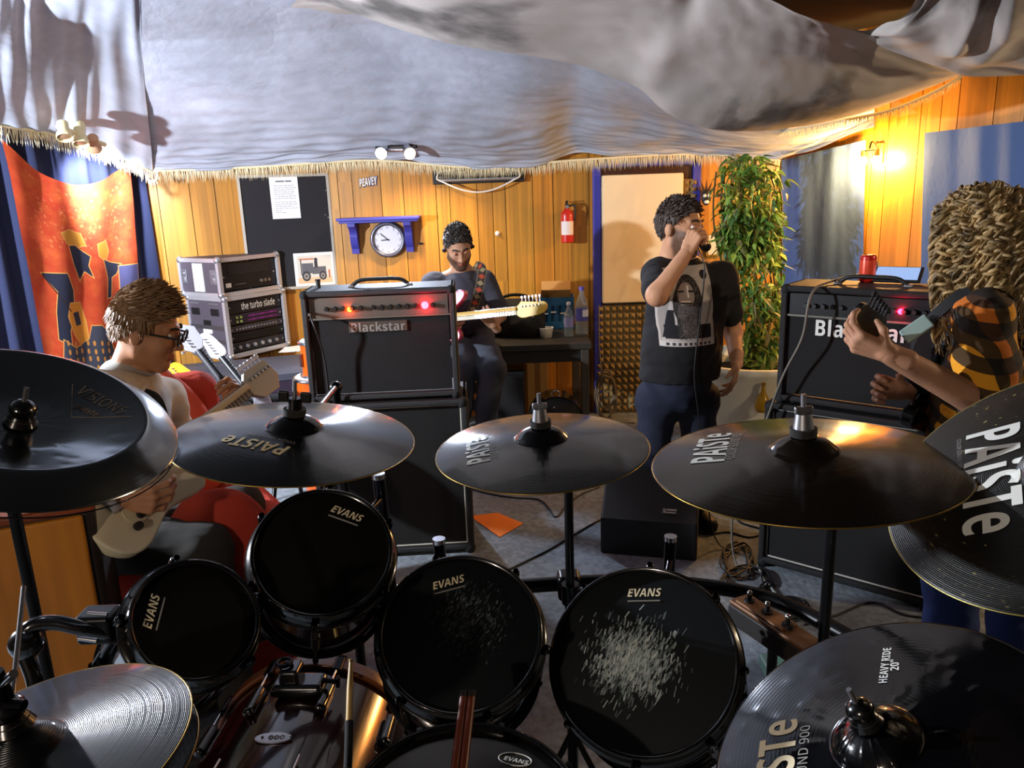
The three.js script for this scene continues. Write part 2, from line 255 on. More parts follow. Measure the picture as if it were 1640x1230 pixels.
const drapeStain = dataTex(512, 512, (x, y) => { const s = Math.max(0, N5(nB, x + 60, y + 200) - .56) * 4 * Math.max(0, N5(nA, x, y + 130) - .35) * 2; const k = (.92 + .2 * (N5(nA, x, y) - .5)) * (1 - Math.min(.5, s)); return [clamp(196 * k), clamp(190 * k), clamp(184 * k)]; });
const drapeMat = std(0xffffff, 1, 0, { map: drapeColour, bumpMap: crinkleTex, bumpScale: .008 });
const bellyMat = std(0xffffff, 1, 0, { map: drapeStain, bumpMap: crinkleTex, bumpScale: .0025 });
const fringeMat = std(0xe6d8b0, .9);
const row = a => a.map(p => at(...p));
function fringe(parent, pts, len, seed, step = .007) {                                               // cord and hanging strands along a line
  const c = new THREE.CatmullRomCurve3(pts), L = c.getLength(), n = Math.floor(L / step), R = rng(seed), g = [tube(pts, .009, 80, 6)];
  for (let i = 0; i < n; i++) { const p = c.getPointAt((i + R() * .6) / n), t = c.getTangentAt(i / n); const l = len * (.75 + .4 * R()), w = .0032 + .002 * R(), q = new THREE.ConeGeometry(w, l, 4, 1).rotateX(Math.PI).rotateZ((R() - .5) * .25).rotateX((R() - .5) * .3).translate(p.x, p.y - l / 2, p.z + (R() - .5) * .012); g.push(q); }
  const m = part('fringe', merge(g), fringeMat, parent, 'cream tasselled fringe'); m.userData.kind = 'stuff'; return m;
}
const nz = (x, y, z) => noise.noise(x, y, z);
// valance over the tapestry
const netA = [row([[-120, -160, 2.8], [0, -150, 3.0], [70, -140, 3.2], [140, -130, 3.3], [214, -120, 3.5]]), row([[-120, 50, 3.5], [0, 65, 3.8], [70, 70, 4.1], [150, 80, 4.5], [229, 100, 4.8]]), row([[-120, 185, 4.1], [0, 202, 4.42], [70, 212, 4.72], [160, 238, 5.12], [245, 276, 5.5]])];
const drA = thing('grey_drape', 'grey cloth drape with long folds above the red tapestry', 'drape');
part('cloth', cloth(netA, 120, 90, (u, v) => .01 * Math.sin(u * 62 + 5 * nz(u * 3, v, 1)) * (.2 + .8 * v) * (.6 + .8 * nz(u * 5, v * 2, 4)) + .02 * nz(u * 9, v * 3, 9), .55), drapeMat, drA);
fringe(drA, netA[2].map(p => p.clone()), .09, 1);
fringe(drA, row([[243, 272, 5.5], [236, 282, 5.46], [240, 290, 5.44], [250, 288, 5.45], [252, 276, 5.48]]), .035, 9);
// main back drape
const netB = [row([[214, -120, 3.5], [400, -110, 3.6], [600, -70, 3.7], [760, -20, 4.1], [920, 60, 4.5], [1080, 140, 4.8], [1255, 190, 5.1], [1400, 170, 5.0]]),
  row([[229, 100, 4.75], [400, 100, 4.8], [600, 100, 4.85], [760, 120, 4.9], [917, 150, 5.0], [1080, 188, 5.2], [1258, 216, 5.3], [1400, 180, 5.1]]),
  row([[240, 225, 5.35], [400, 222, 5.5], [600, 215, 5.6], [760, 225, 5.6], [917, 215, 5.6], [1090, 225, 5.6], [1258, 236, 5.5], [1400, 190, 5.16]]),
  row([[246, 274, 5.5], [400, 268, 5.72], [600, 257, 5.9], [760, 268, 5.9], [930, 256, 5.9], [1120, 247, 5.9], [1250, 258, 5.62], [1400, 202, 5.2]])];
const drB = thing('blue_grey_drape', 'large pale blue grey cloth sloping up from the fringe over the back wall', 'drape');
part('cloth', cloth(netB, 260, 150, (u, v) => { const seam = Math.exp(-Math.pow((u - .57) * 30, 2)); return .05 * nz(u * 5, v * 3, 2) + .016 * nz(u * 20, v * 24, 5) * v + .02 * Math.sin(u * 90 + v * 6 + 4 * nz(u * 4, v * 4, 8)) * v * v * (.3 + Math.max(0, nz(u * 6, v, 3))) - .07 * seam * v + .02 * Math.sin(v * 30 - u * 40) * Math.max(0, nz(u * 3 + 5, v * 2, 1)) * v; }, .6), drapeMat, drB);
fringe(drB, netB[3].slice(0, 7).map(p => p.clone()), .09, 2);
// the two bellies of cloth hung under the ceiling
const netC = [row([[440, -90, 4.4], [700, -10, 4.4], [930, 40, 4.5], [1080, 110, 4.7], [1200, 150, 4.9], [1360, 150, 5.1], [1535, 108, 4.95]]),
  row([[470, -10, 3.95], [700, 62, 3.9], [940, 105, 4.0], [1090, 188, 4.2], [1190, 210, 4.4], [1350, 188, 4.7], [1535, 124, 4.78]]),
  row([[500, -60, 3.5], [700, 22, 3.45], [965, 62, 3.5], [1120, 130, 3.6], [1250, 165, 3.75], [1390, 160, 3.9], [1538, 120, 4.3]]),
  row([[520, -120, 3.1], [720, -40, 3.05], [1000, 0, 3.05], [1140, 50, 3.1], [1270, 85, 3.2], [1390, 95, 3.4], [1538, 112, 3.9]]),
  row([[540, -260, 2.7], [740, -150, 2.6], [1030, -90, 2.6], [1160, -40, 2.7], [1280, 22, 2.85], [1370, 50, 3.1], [1530, 100, 3.6]])];
const drC = thing('sagging_drape', 'stained grey beige cloth sagging in a big belly below the ceiling', 'drape');
part('cloth', cloth(netC, 240, 130, (u, v) => { const fold = Math.exp(-Math.pow((u - .4 - .05 * v) * 32, 2)); return .03 * nz(u * 3, v * 2, 7) + .005 * nz(u * 22, v * 14, 5) + .05 * fold * Math.sin(v * 9) * .6; }, .45), bellyMat, drC);
fringe(drC, row([[1245, 212, 5.3], [1330, 196, 4.9], [1420, 178, 4.75], [1490, 150, 4.78], [1540, 122, 4.8]]), .05, 3);
const netD = [row([[1368, 48, 3.3], [1405, 72, 3.3], [1480, 100, 3.35], [1560, 120, 3.4], [1720, 128, 3.5]]),
  row([[1415, 42, 3.05], [1450, 54, 3.0], [1510, 78, 3.0], [1590, 95, 3.05], [1730, 100, 3.1]]),
  row([[1470, 0, 2.8], [1490, 5, 2.75], [1545, 20, 2.7], [1620, 35, 2.7], [1740, 40, 2.75]]),
  row([[1520, -160, 2.4], [1540, -160, 2.4], [1590, -150, 2.3], [1650, -140, 2.3], [1760, -130, 2.3]])];
const drD = thing('gathered_drape', 'beige cloth gathered in folds beside the dark gap in the ceiling', 'drape');
part('cloth', cloth(netD, 100, 80, (u, v) => .03 * Math.sin(u * 22 + 5 * nz(u * 3, v * 2, 2)) * v + .03 * nz(u * 5, v * 4, 3), .5), bellyMat, drD);

// navy curtain and tapestry on the tapestry wall
{
  const R = rng(8), L = cornerE.distanceTo(cornerB), n = 160, pos = [], idx = [], uv = [];
  for (let j = 0; j <= 12; j++) for (let i = 0; i <= n; i++) { const x = i / n * L, y = j / 12 * 2.25; pos.push(x, y, .045 + .022 * Math.sin(x * 38 + 2 * nz(x * 2, y * .4, 3)) + .012 * nz(x * 9, y, 1)); uv.push(x * 2, y * 2); }
  for (let j = 0; j < 12; j++) for (let i = 0; i < n; i++) { const a = j * (n + 1) + i; idx.push(a, a + 1, a + n + 1, a + 1, a + n + 2, a + n + 1); }
  const g = new THREE.BufferGeometry(); g.setAttribute('position', new THREE.Float32BufferAttribute(pos, 3)); g.setAttribute('uv', new THREE.Float32BufferAttribute(uv, 2)); g.setIndex(idx); g.computeVertexNormals();
  const c = solo('navy_curtain', g, std(0x232a49, .95, 0, { bumpMap: weaveTex, bumpScale: .0006 }), 'dark navy curtain hanging in folds behind the red tapestry', 'curtain'); c.position.copy(wallLeft.position); c.quaternion.copy(wallLeft.quaternion);
  const lp = (px, py) => LF.pt(px, py, .1).setZ(.1);
  const TL = lp(2, 222), TR = lp(206, 262), BL = lp(78, 600), BR = lp(236, 590);
  const tex = canvasTex(768, 1200, (x, W, H) => {
    const r = rng(31); x.fillStyle = '#c4431c'; x.fillRect(0, 0, W, H);
    for (let i = 0; i < 2600; i++) { x.globalAlpha = .05 + .12 * r(); x.fillStyle = ['#d8741f', '#b52c14', '#e07a3a', '#cf3d1e', '#a83a12'][Math.floor(r() * 5)]; x.beginPath(); x.arc(r() * W, r() * H, 4 + r() * 40, 0, 7); x.fill(); }
    for (let i = 0; i < 420; i++) { x.globalAlpha = .35 * r(); x.fillStyle = '#f0b070'; x.beginPath(); x.arc(60 + r() * 640, 60 + r() * 420, 2 + r() * 8, 0, 7); x.fill(); }
    x.globalAlpha = 1; const poly = (c, pts, e = '#e0a050') => { x.fillStyle = c; x.beginPath(); pts.forEach((p, i) => i ? x.lineTo(...p) : x.moveTo(...p)); x.closePath(); x.fill(); x.strokeStyle = e; x.lineWidth = 6; x.stroke(); };
    poly('#c98a2a', [[240, 370], [300, 330], [380, 350], [400, 430], [330, 450], [270, 430]]);               // head cloth
    poly('#1f2338', [[280, 440], [330, 430], [380, 470], [420, 500], [400, 560], [420, 640], [370, 600], [330, 660], [300, 560]]);
    poly('#1f2338', [[80, 640], [240, 620], [270, 720], [260, 860], [200, 960], [190, 1060], [110, 1010], [130, 860], [160, 740]]);
    poly('#d98b26', [[230, 800], [310, 790], [330, 900], [330, 1010], [280, 1060], [220, 980], [200, 880]]);
    poly('#2a2a38', [[245, 860], [285, 850], [290, 920], [255, 930]], '#2a2a38');
    x.strokeStyle = '#2a1c14'; x.lineWidth = 8; x.beginPath(); x.moveTo(90, 650); x.lineTo(230, 850); x.stroke();
    poly('#3c3f4c', [[140, 1010], [220, 1060], [330, 1010], [360, 930], [430, 930], [480, 980], [540, 1180], [360, 1195], [180, 1195], [120, 1110]]);
    x.fillStyle = '#cf8a3a'; for (let i = 0; i < 26; i++) { x.beginPath(); x.ellipse(160 + (i % 7) * 50 + 12 * r(), 1030 + Math.floor(i / 7) * 46 + 10 * r(), 9, 16, 0, 0, 7); x.fill(); }
    poly('#d98b26', [[470, 420], [540, 400], [560, 470], [520, 540], [470, 500]]);
    poly('#1f2338', [[500, 520], [560, 540], [640, 560], [600, 620], [560, 640], [540, 760], [500, 770], [520, 640]]);
    poly('#50507a', [[620, 570], [768, 570], [768, 860], [700, 900], [640, 860], [610, 720]]);
    poly('#d98b26', [[590, 780], [660, 790], [680, 880], [620, 920], [570, 860]]);
    x.strokeStyle = '#2a1c14'; x.beginPath(); x.moveTo(510, 770); x.lineTo(620, 850); x.stroke();
  });
  const P = [], I = [], U = [], nu = 40, nv = 40;
  for (let j = 0; j <= nv; j++) for (let i = 0; i <= nu; i++) { const u = i / nu, v = j / nv; const a = TL.clone().lerp(TR, u), b = BL.clone().lerp(BR, u), q = a.lerp(b, v); q.y -= .2 * Math.sin(Math.PI * Math.pow(u, .9)) * Math.pow(1 - v, 2.2); q.z = .1 + .012 * Math.sin(u * 20 + v * 4) * (1 - v * .5) + .01 * nz(u * 4, v * 4, 2); P.push(q.x, q.y, q.z); U.push(u, 1 - v); }
  for (let j = 0; j < nv; j++) for (let i = 0; i < nu; i++) { const a = j * (nu + 1) + i; I.push(a, a + nu + 1, a + 1, a + 1, a + nu + 1, a + nu + 2); }
  const tg = new THREE.BufferGeometry(); tg.setAttribute('position', new THREE.Float32BufferAttribute(P, 3)); tg.setAttribute('uv', new THREE.Float32BufferAttribute(U, 2)); tg.setIndex(I); tg.computeVertexNormals();
  const tp = solo('tapestry', tg, std(0xffffff, .85, 0, { map: tex, bumpMap: weaveTex, bumpScale: .0004 }), 'red and orange batik tapestry with figures playing instruments', 'tapestry'); tp.position.copy(wallLeft.position); tp.quaternion.copy(wallLeft.quaternion);
}
// blue cloths on the sconce wall
function hanging(pxs, label, seed) {                                                                // corners TL TR BR BL as pixels on the wall
  const [a, b, c, d] = pxs.map(p => RF.pt(p[0], p[1], .03)), P = [], I = [], U = [], nu = 60, nv = 24, L = a.distanceTo(b);
  for (let j = 0; j <= nv; j++) for (let i = 0; i <= nu; i++) { const u = i / nu, v = j / nv, q = a.clone().lerp(b, u).lerp(d.clone().lerp(c, u), v); q.z = .03 + .003 * Math.sin(u * L * 21 + 8 * nz(u * 3, v, seed)) * (.5 + .5 * nz(u * 4, 1, seed) + .3) + .014 * nz(u * 7, v * 2, seed); P.push(q.x, q.y, q.z); U.push(u * L * 2, v * 3); }
  for (let j = 0; j < nv; j++) for (let i = 0; i < nu; i++) { const k = j * (nu + 1) + i; I.push(k, k + nu + 1, k + 1, k + 1, k + nu + 1, k + nu + 2); }
  const g = new THREE.BufferGeometry(); g.setAttribute('position', new THREE.Float32BufferAttribute(P, 3)); g.setAttribute('uv', new THREE.Float32BufferAttribute(U, 2)); g.setIndex(I); g.computeVertexNormals();
  const m = solo('wall_hanging', g, std(0x47659c, .9, 0, { bumpMap: crinkleTex, bumpScale: .002 }), label, 'cloth'); m.position.copy(wallRight.position); m.quaternion.copy(wallRight.quaternion);
}
hanging([[1252, 256], [1387, 224], [1372, 900], [1245, 800]], 'blue cloth hung on the wall between plant and sconce', 3);
hanging([[1481, 213], [1760, 180], [1760, 1100], [1462, 900]], 'blue cloth hung on the wall behind the curly haired guitarist', 5);
// ------------------------------------------------------------------ lamps (each with its own light)
function spotLight(pos, target, col, inten, angle, pen, rad = 1.5) { const l = new THREE.SpotLight(col, inten, 0, angle, pen, 2); l.position.copy(pos); l.target.position.copy(target); l.shadow.radius = rad; l.castShadow = true; l.name = numbered('spot_light'); scene.add(l, l.target); return l; }
function pointLight(pos, col, inten, rad = 1.5) { const l = new THREE.PointLight(col, inten, 0, 2); l.position.copy(pos); l.shadow.radius = rad; l.castShadow = true; l.name = numbered('point_light'); scene.add(l); return l; }
const glowing = (c, k) => new THREE.MeshStandardMaterial({ color: 0x222222, emissive: c, emissiveIntensity: k, roughness: .4 });
{ // sconce
  const p = RF.pt(1408, 250), g = onWall('wall_sconce', 'lit brass wall sconce on the wood between the two blue cloths', 'wall lamp', wallRight, p.setZ(0));
  part('back_plate', rbox(.07, .13, .014, .006, 0, .02, .007), M.gold, g);
  part('arm', tube([v3(0, .03, .012), v3(0, .07, .05), v3(0, .09, .09), v3(0, .05, .11)], .007, 24, 8), std(0x2c2218, .4, .6), g);
  part('crossbar', rod(v3(-.06, .035, .1), v3(.06, .035, .1), .006), std(0x2c2218, .4, .6), g);
  part('lamp_holder', merge([cyl(.014, .018, .04, -.05, .02, .1), cyl(.014, .018, .04, .05, .02, .1)]), M.gold, g);
  part('bulb', new THREE.SphereGeometry(.03, 18, 14).scale(1, 1.25, 1).translate(-.05, -.03, .1), glowing(0xffb050, 20), g, 'glowing warm bulb');
  part('bulb', new THREE.SphereGeometry(.03, 18, 14).scale(1, 1.25, 1).translate(.05, -.03, .1), glowing(0xffb050, 20), g, 'glowing warm bulb');
  for (const x of [-.05, .05]) pointLight(g.localToWorld(v3(x, -.03, .1)), 0xffbc6a, 4.4, 1.5);
}
function spotHead(parent, at0, dir, mat, lit, k) {                                                   // can-shaped spotlight head; dir is where it points
  const h = new THREE.Group(); h.name = 'lamp_head'; parent.add(h); h.position.copy(at0); h.quaternion.setFromUnitVectors(v3(0, -1, 0), dir.clone().normalize());
  part('can', new THREE.LatheGeometry([[0, .075], [.026, .075], [.03, .07], [.03, .015], [.043, -.005], [.045, -.03], [.041, -.03], [.038, -.008], [.0, -.006]].map(q => new THREE.Vector2(...q)), 24), mat, h);
  part('lens', new THREE.SphereGeometry(.036, 18, 8, 0, 7, Math.PI / 2, Math.PI / 2).scale(1, .35, 1).translate(0, -.012, 0), lit ? glowing(lit, k) : std(0x8a6a50, .3), h);
  return h;
}
{ // three cream heads over the tapestry, one lit
  const c = at(128, 212, 4.75), g = thing('triple_spotlight', 'cream ceiling spotlight bar with three heads above the tapestry', 'spotlight', c);
  const L = (px, py, d) => at(px, py, d).sub(c), cm = std(0xe9dfae, .45);
  part('bar', rod(L(92, 202, 4.6), L(168, 232, 4.92), .014), cm, g); part('mount', rod(L(128, 216, 4.75), L(128, 200, 4.85), .03), cm, g);
  const tgt = wallLeft.localToWorld(LF.pt(158, 300, .1));
  spotHead(g, L(103, 214, 4.6), v3(.3, -1, .5), cm); spotHead(g, L(129, 224, 4.72), v3(.2, -1, .4), cm);
  const hp = at(150, 232, 4.85), dir = tgt.clone().sub(hp).normalize(); spotHead(g, hp.clone().sub(c), dir, std(0xc79b78, .5), 0xdfe8ff, 25);
  spotLight(hp.clone().addScaledVector(dir, .05), tgt, 0xe6ecff, 16, .75, .5, 1.8);
}
{ // two lit heads at the middle of the back fringe
  const c = at(634, 242, 5.72), g = thing('twin_spotlight', 'chrome twin spotlight glowing at the fringe above the shelf', 'spotlight', c);
  const L = (px, py, d) => at(px, py, d).sub(c);
  part('plate', rbox(.3, .05, .03, .01, 0, .02, -.03), M.darkChrome, g); part('bar', rod(L(600, 240, 5.7), L(668, 240, 5.7), .012), M.chrome, g);
  spotHead(g, L(612, 244, 5.62), v3(-.15, -.35, 1), M.chrome, 0xcfe4ff, 14); spotHead(g, L(655, 243, 5.64), v3(.3, -.5, .9), M.chrome, 0xffe2b8, 5);
  const a = at(612, 247, 5.56), b = at(655, 246, 5.58); spotLight(a, a.clone().add(v3(-.1, -.6, 1)), 0xdbe8ff, 16, 1.0, .6, 2); spotLight(b, b.clone().add(v3(.0, -1, -.05)), 0xffe0b0, 7, 1.2, .7, 2);
}
function uplighter(label, pos, dir, col, inten, k) {                                                     // lamps beyond the picture's edge; the rear one is an added fill
  const g = thing('unseen_lamp', label, 'wall lamp', pos), n = dir.clone().normalize(); g.quaternion.setFromUnitVectors(v3(0, 0, 1), n);
  part('back_plate', rbox(.1, .16, .02, .008, 0, 0, .01), M.silver, g); part('arm', rod(v3(0, 0, .02), v3(0, 0, .1), .01), M.silver, g); part('holder', cyl(.022, .026, .04, 0, -.01, .1), M.silver, g);
  part('bulb', new THREE.SphereGeometry(.045, 20, 14).translate(0, .05, .1), glowing(col, k), g, 'glowing bulb'); g.updateMatrixWorld(true);
  pointLight(g.localToWorld(v3(0, .05, .1)), col, inten, 2.2);
}
uplighter('cool white wall lamp on the side wall by the seated guitarist', v3(-3.35, 1.72, -2.5), v3(1, 0, 0), 0xeaf2ff, 68, 20);
uplighter('warm wall lamp on the side wall behind the curly haired guitarist', v3(3.6, 1.9, -2.2), v3(-1, 0, 0), 0xffe0b8, 8, 12);
uplighter('added dim warm fill lamp, unseen on the wall behind the drum kit', v3(-1.6, 2.0, 1.8), v3(0, 0, -1), 0xffecd8, 11, 6);  // added fill lamp, brightens kit, cabinet and players from the front
// ------------------------------------------------------------------ implicit bodies
function surfaceNets(f, mn, mx, cell) {
  const nx = Math.ceil((mx.x - mn.x) / cell) + 2, ny = Math.ceil((mx.y - mn.y) / cell) + 2, nzz = Math.ceil((mx.z - mn.z) / cell) + 2;
  const val = new Float32Array(nx * ny * nzz), id = (i, j, k) => (k * ny + j) * nx + i;
  for (let k = 0; k < nzz; k++) for (let j = 0; j < ny; j++) for (let i = 0; i < nx; i++) val[id(i, j, k)] = f(mn.x + i * cell, mn.y + j * cell, mn.z + k * cell);
  const vid = new Int32Array(nx * ny * nzz).fill(-1), P = [], I = [];
  const E = [[0, 1], [2, 3], [4, 5], [6, 7], [0, 2], [1, 3], [4, 6], [5, 7], [0, 4], [1, 5], [2, 6], [3, 7]];
  const c = new Float32Array(8);
  for (let k = 0; k < nzz - 1; k++) for (let j = 0; j < ny - 1; j++) for (let i = 0; i < nx - 1; i++) {
    let m = 0; for (let q = 0; q < 8; q++) { c[q] = val[id(i + (q & 1), j + (q >> 1 & 1), k + (q >> 2))]; if (c[q] < 0) m |= 1 << q; }
    if (m === 0 || m === 255) continue;
    let x = 0, y = 0, z = 0, n = 0;
    for (const [a, b] of E) { if ((c[a] < 0) === (c[b] < 0)) continue; const t = c[a] / (c[a] - c[b]); x += (a & 1) + ((b & 1) - (a & 1)) * t; y += (a >> 1 & 1) + ((b >> 1 & 1) - (a >> 1 & 1)) * t; z += (a >> 2) + ((b >> 2) - (a >> 2)) * t; n++; }
    vid[id(i, j, k)] = P.length / 3; P.push(mn.x + (i + x / n) * cell, mn.y + (j + y / n) * cell, mn.z + (k + z / n) * cell);
  }
  const quad = (a, b, c2, d, flip) => { if (a < 0 || b < 0 || c2 < 0 || d < 0) return; flip ? I.push(a, c2, b, a, d, c2) : I.push(a, b, c2, a, c2, d); };
  for (let k = 1; k < nzz - 1; k++) for (let j = 1; j < ny - 1; j++) for (let i = 1; i < nx - 1; i++) {
    const s = val[id(i, j, k)] < 0;
    if (s !== (val[id(i + 1, j, k)] < 0)) quad(vid[id(i, j - 1, k - 1)], vid[id(i, j, k - 1)], vid[id(i, j, k)], vid[id(i, j - 1, k)], !s);
    if (s !== (val[id(i, j + 1, k)] < 0)) quad(vid[id(i - 1, j, k - 1)], vid[id(i - 1, j, k)], vid[id(i, j, k)], vid[id(i, j, k - 1)], !s);
    if (s !== (val[id(i, j, k + 1)] < 0)) quad(vid[id(i - 1, j - 1, k)], vid[id(i, j - 1, k)], vid[id(i, j, k)], vid[id(i - 1, j, k)], !s);
  }
  const g = new THREE.BufferGeometry(); g.setAttribute('position', new THREE.Float32BufferAttribute(P, 3)); g.setIndex(I); g.computeVertexNormals(); return g;
}
const smin = (a, b, k) => { const h = Math.max(k - Math.abs(a - b), 0) / k; return Math.min(a, b) - h * h * k * .25; };
function cap(x, y, z, a, b, ra, rb) { const dx = b.x - a.x, dy = b.y - a.y, dz = b.z - a.z, px = x - a.x, py = y - a.y, pz = z - a.z; let t = (px * dx + py * dy + pz * dz) / (dx * dx + dy * dy + dz * dz + 1e-9); t = t < 0 ? 0 : t > 1 ? 1 : t; return Math.hypot(px - dx * t, py - dy * t, pz - dz * t) - (ra + (rb - ra) * t); }
const ell = (x, y, z, cx, cy, cz, rx, ry, rz) => { const X = (x - cx) / rx, Y = (y - cy) / ry, Z = (z - cz) / rz, k0 = Math.hypot(X, Y, Z), k1 = Math.hypot(X / rx, Y / ry, Z / rz); return k0 < 1e-6 ? -Math.min(rx, ry, rz) : k0 * (k0 - 1) / k1; };
function capsField(prims, k) { return (x, y, z) => { let d = 1e3; for (const p of prims) d = smin(d, cap(x, y, z, p[0], p[1], p[2], p[3]), k); return d; }; }
function bounds(prims, m) { const b = new THREE.Box3(); for (const p of prims) { const r = Math.max(p[2], p[3]) + m; b.expandByPoint(p[0].clone().addScalar(r)); b.expandByPoint(p[0].clone().addScalar(-r)); b.expandByPoint(p[1].clone().addScalar(r)); b.expandByPoint(p[1].clone().addScalar(-r)); } return b; }
function bodyGeo(prims, k, cell, clip = [], fold = 0, seed = 0) {
  const f0 = capsField(prims, k), b = bounds(prims, .03);
  return surfaceNets((x, y, z) => { let d = f0(x, y, z); if (d > .09) return d; if (fold) d += fold * (nz(x * 9 + seed, y * 16, z * 9) + .6 * nz(x * 22, y * 30 + seed, z * 22)); for (const [p, n] of clip) d = Math.max(d, (x - p.x) * n.x + (y - p.y) * n.y + (z - p.z) * n.z); return d; }, b.min, b.max, cell);
}
// head: y up, z the face, x the person's left; origin in the middle of the head
const HV = (x, y, z) => ({ x, y, z });
function skullField(x, y, z) { return ell(x, y, z, 0, .032, -.015, .076, .086, .097); }
function faceField(x, y, z) {
  let d = skullField(x, y, z); const ax = Math.abs(x);
  d = smin(d, ell(x, y, z, 0, -.035, .022, .06, .082, .068), .03);
  d = smin(d, cap(ax, y, z, HV(.05, -.06, .0), HV(.014, -.1, .058), .02, .02), .03);
  d = smin(d, ell(x, y, z, 0, -.1, .066, .024, .02, .02), .02);
  d = smin(d, ell(ax, y, z, .04, -.022, .058, .024, .026, .026), .02);
  d = smin(d, cap(ax, y, z, HV(.008, .034, .083), HV(.042, .032, .068), .01, .008), .014);
  d = Math.max(d, -(Math.hypot(ax - .031, y - .012, z - .099) - .017) - .004);
  d = smin(d, cap(x, y, z, HV(0, .02, .084), HV(0, -.026, .108), .007, .0115), .012);
  d = smin(d, Math.hypot(ax - .012, y + .03, z - .096) - .0085, .008);
  d = smin(d, cap(ax, y, z, HV(0, -.057, .09), HV(.02, -.059, .08), .006, .004), .006);
  d = smin(d, cap(ax, y, z, HV(0, -.069, .089), HV(.017, -.067, .081), .007, .004), .006);
  d = smin(d, ell(ax, y, z, .079, -.004, -.012, .009, .031, .019), .006);
  return d;
}
function neckedFace(x, y, z) { return smin(faceField(x, y, z), cap(x, y, z, HV(0, -.05, -.025), HV(0, -.15, -.035), .05, .054), .03); }
const headGeo = surfaceNets(neckedFace, v3(-.11, -.17, -.13), v3(.11, .14, .14), .004);
function paint(g, fn) { const p = g.attributes.position, c = []; for (let i = 0; i < p.count; i++) c.push(...fn(p.getX(i), p.getY(i), p.getZ(i))); g.setAttribute('color', new THREE.Float32BufferAttribute(c, 3)); return g; }
function handGeo(side, curl, spread = 1) {                                                            // y along the fingers, palm faces +z; side +1 left hand, -1 right hand
  const s = -side, pr = [], wrist = v3(0, 0, 0), fx = [.031, .0105, -.0105, -.03], ln = [.043, .048, .045, .035], ky = [.086, .09, .086, .078];
  pr.push([v3(0, -.05, 0), v3(0, .01, 0), .028, .026]);
  for (let i = 0; i < 4; i++) { const k = v3(s * fx[i], ky[i], 0); pr.push([v3(s * fx[i] * .55, .005, 0), k, .0165, .0125]); let a = k.clone(), ang = 0; const c = curl[i + 1], out = fx[i] * 1.2 * spread;
    const L = [ln[i], ln[i] * .64, ln[i] * .52], inc = [c * 70, c * 85, c * 55], rr = [.0098, .0088, .008, .0068];
    for (let q = 0; q < 3; q++) { ang += inc[q] * D2R; const b = a.clone().add(v3(s * out * L[q] * 6 * Math.cos(ang), Math.cos(ang) * L[q], Math.sin(ang) * L[q])); pr.push([a, b, rr[q], rr[q + 1]]); a = b; } }
  let a = v3(s * .024, .022, .004), dir = v3(s * .75, .6, .35 + curl[0] * .4).normalize(); pr.push([v3(s * .008, .004, 0), a, .018, .016]);
  let b = a.clone().addScaledVector(dir, .04); pr.push([a, b, .0135, .0105]); dir = v3(s * (.45 - .8 * curl[0]), .75, .3 + curl[0] * .8).normalize(); let c2 = b.clone().addScaledVector(dir, .03); pr.push([b, c2, .0102, .0075]);
  const bb = bounds(pr, .006); return surfaceNets(capsField(pr, .007), bb.min, bb.max, .0036);
}
function placeHand(g, wrist, fingers, palm, scale = 1) { const y = fingers.clone().normalize(), z = palm.clone().addScaledVector(y, -palm.dot(y)).normalize(), x = y.clone().cross(z); return g.applyMatrix4(basis(x.multiplyScalar(scale), y.multiplyScalar(scale), z.multiplyScalar(scale), wrist)); }
function headMatrix(C, fwd, up, s = 1) { const z = fwd.clone().normalize(), x = up.clone().cross(z).normalize(), y = z.clone().cross(x); return basis(x.multiplyScalar(s), y.multiplyScalar(s), z.multiplyScalar(s), C); }
const skinMat = c => phys(0xffffff, .55, 0, { vertexColors: true, specularIntensity: .6 });
// builds one figure: limbs (skin), head, hands -> one body mesh; clothes and hair are children
function figure(label, { head, limbs, hands = [], skin, s = 1, beardC = null }) {
  const g = thing('person', label, 'person');
  const hm = headMatrix(head.c, head.fwd, head.up || v3(0, 1, 0), s);
  const geos = [bodyGeo(limbs, .03, .011)];
  geos.push(headGeo.clone().applyMatrix4(hm)); for (const h of hands) geos.push(placeHand(handGeo(h.side, h.curl, h.spread), h.w, h.f, h.p, h.s || 1));
  const inv = hm.clone().invert(), q = v3();
  geos.forEach((b, i) => paint(b, (x, y, z) => { const n = 1 + .1 * nz(x * 30, y * 30, z * 30); let k = [skin.r * n, skin.g * n, skin.b * n]; if (i === 1) { q.set(x, y, z).applyMatrix4(inv); const lip = Math.max(Math.abs(q.y + .063) < .012 && q.z > .078 && Math.abs(q.x) < .022 ? 1 : 0, 0); if (lip) k = [k[0] * .85, k[1] * .55, k[2] * .55]; if (beardC) { const ss = (a, b, t) => { t = Math.max(0, Math.min(1, (t - a) / (b - a))); return t * t * (3 - 2 * t); }; const ax = Math.abs(q.x), edge = -.038 + Math.max(0, ax - .03) * 1.1; let w = (1 - ss(edge - .014, edge + .006, q.y + .006 * nz(q.x * 90, q.y * 90, q.z * 90))) * ss(-.012, .012, q.z) * ss(-.135, -.11, q.y); if (lip) w *= .25; const gr = w * (.86 + .14 * nz(q.x * 260, q.y * 260, q.z * 260)); k = k.map((e, j) => e * (1 - gr) + beardC[j] * gr); } } return k; }));
  const m = mergeGeometries(geos.map(b => b.index ? b.toNonIndexed() : b)); part('body', m, skinMat(), g);
  g.userData.hm = undefined; return { g, hm };
}
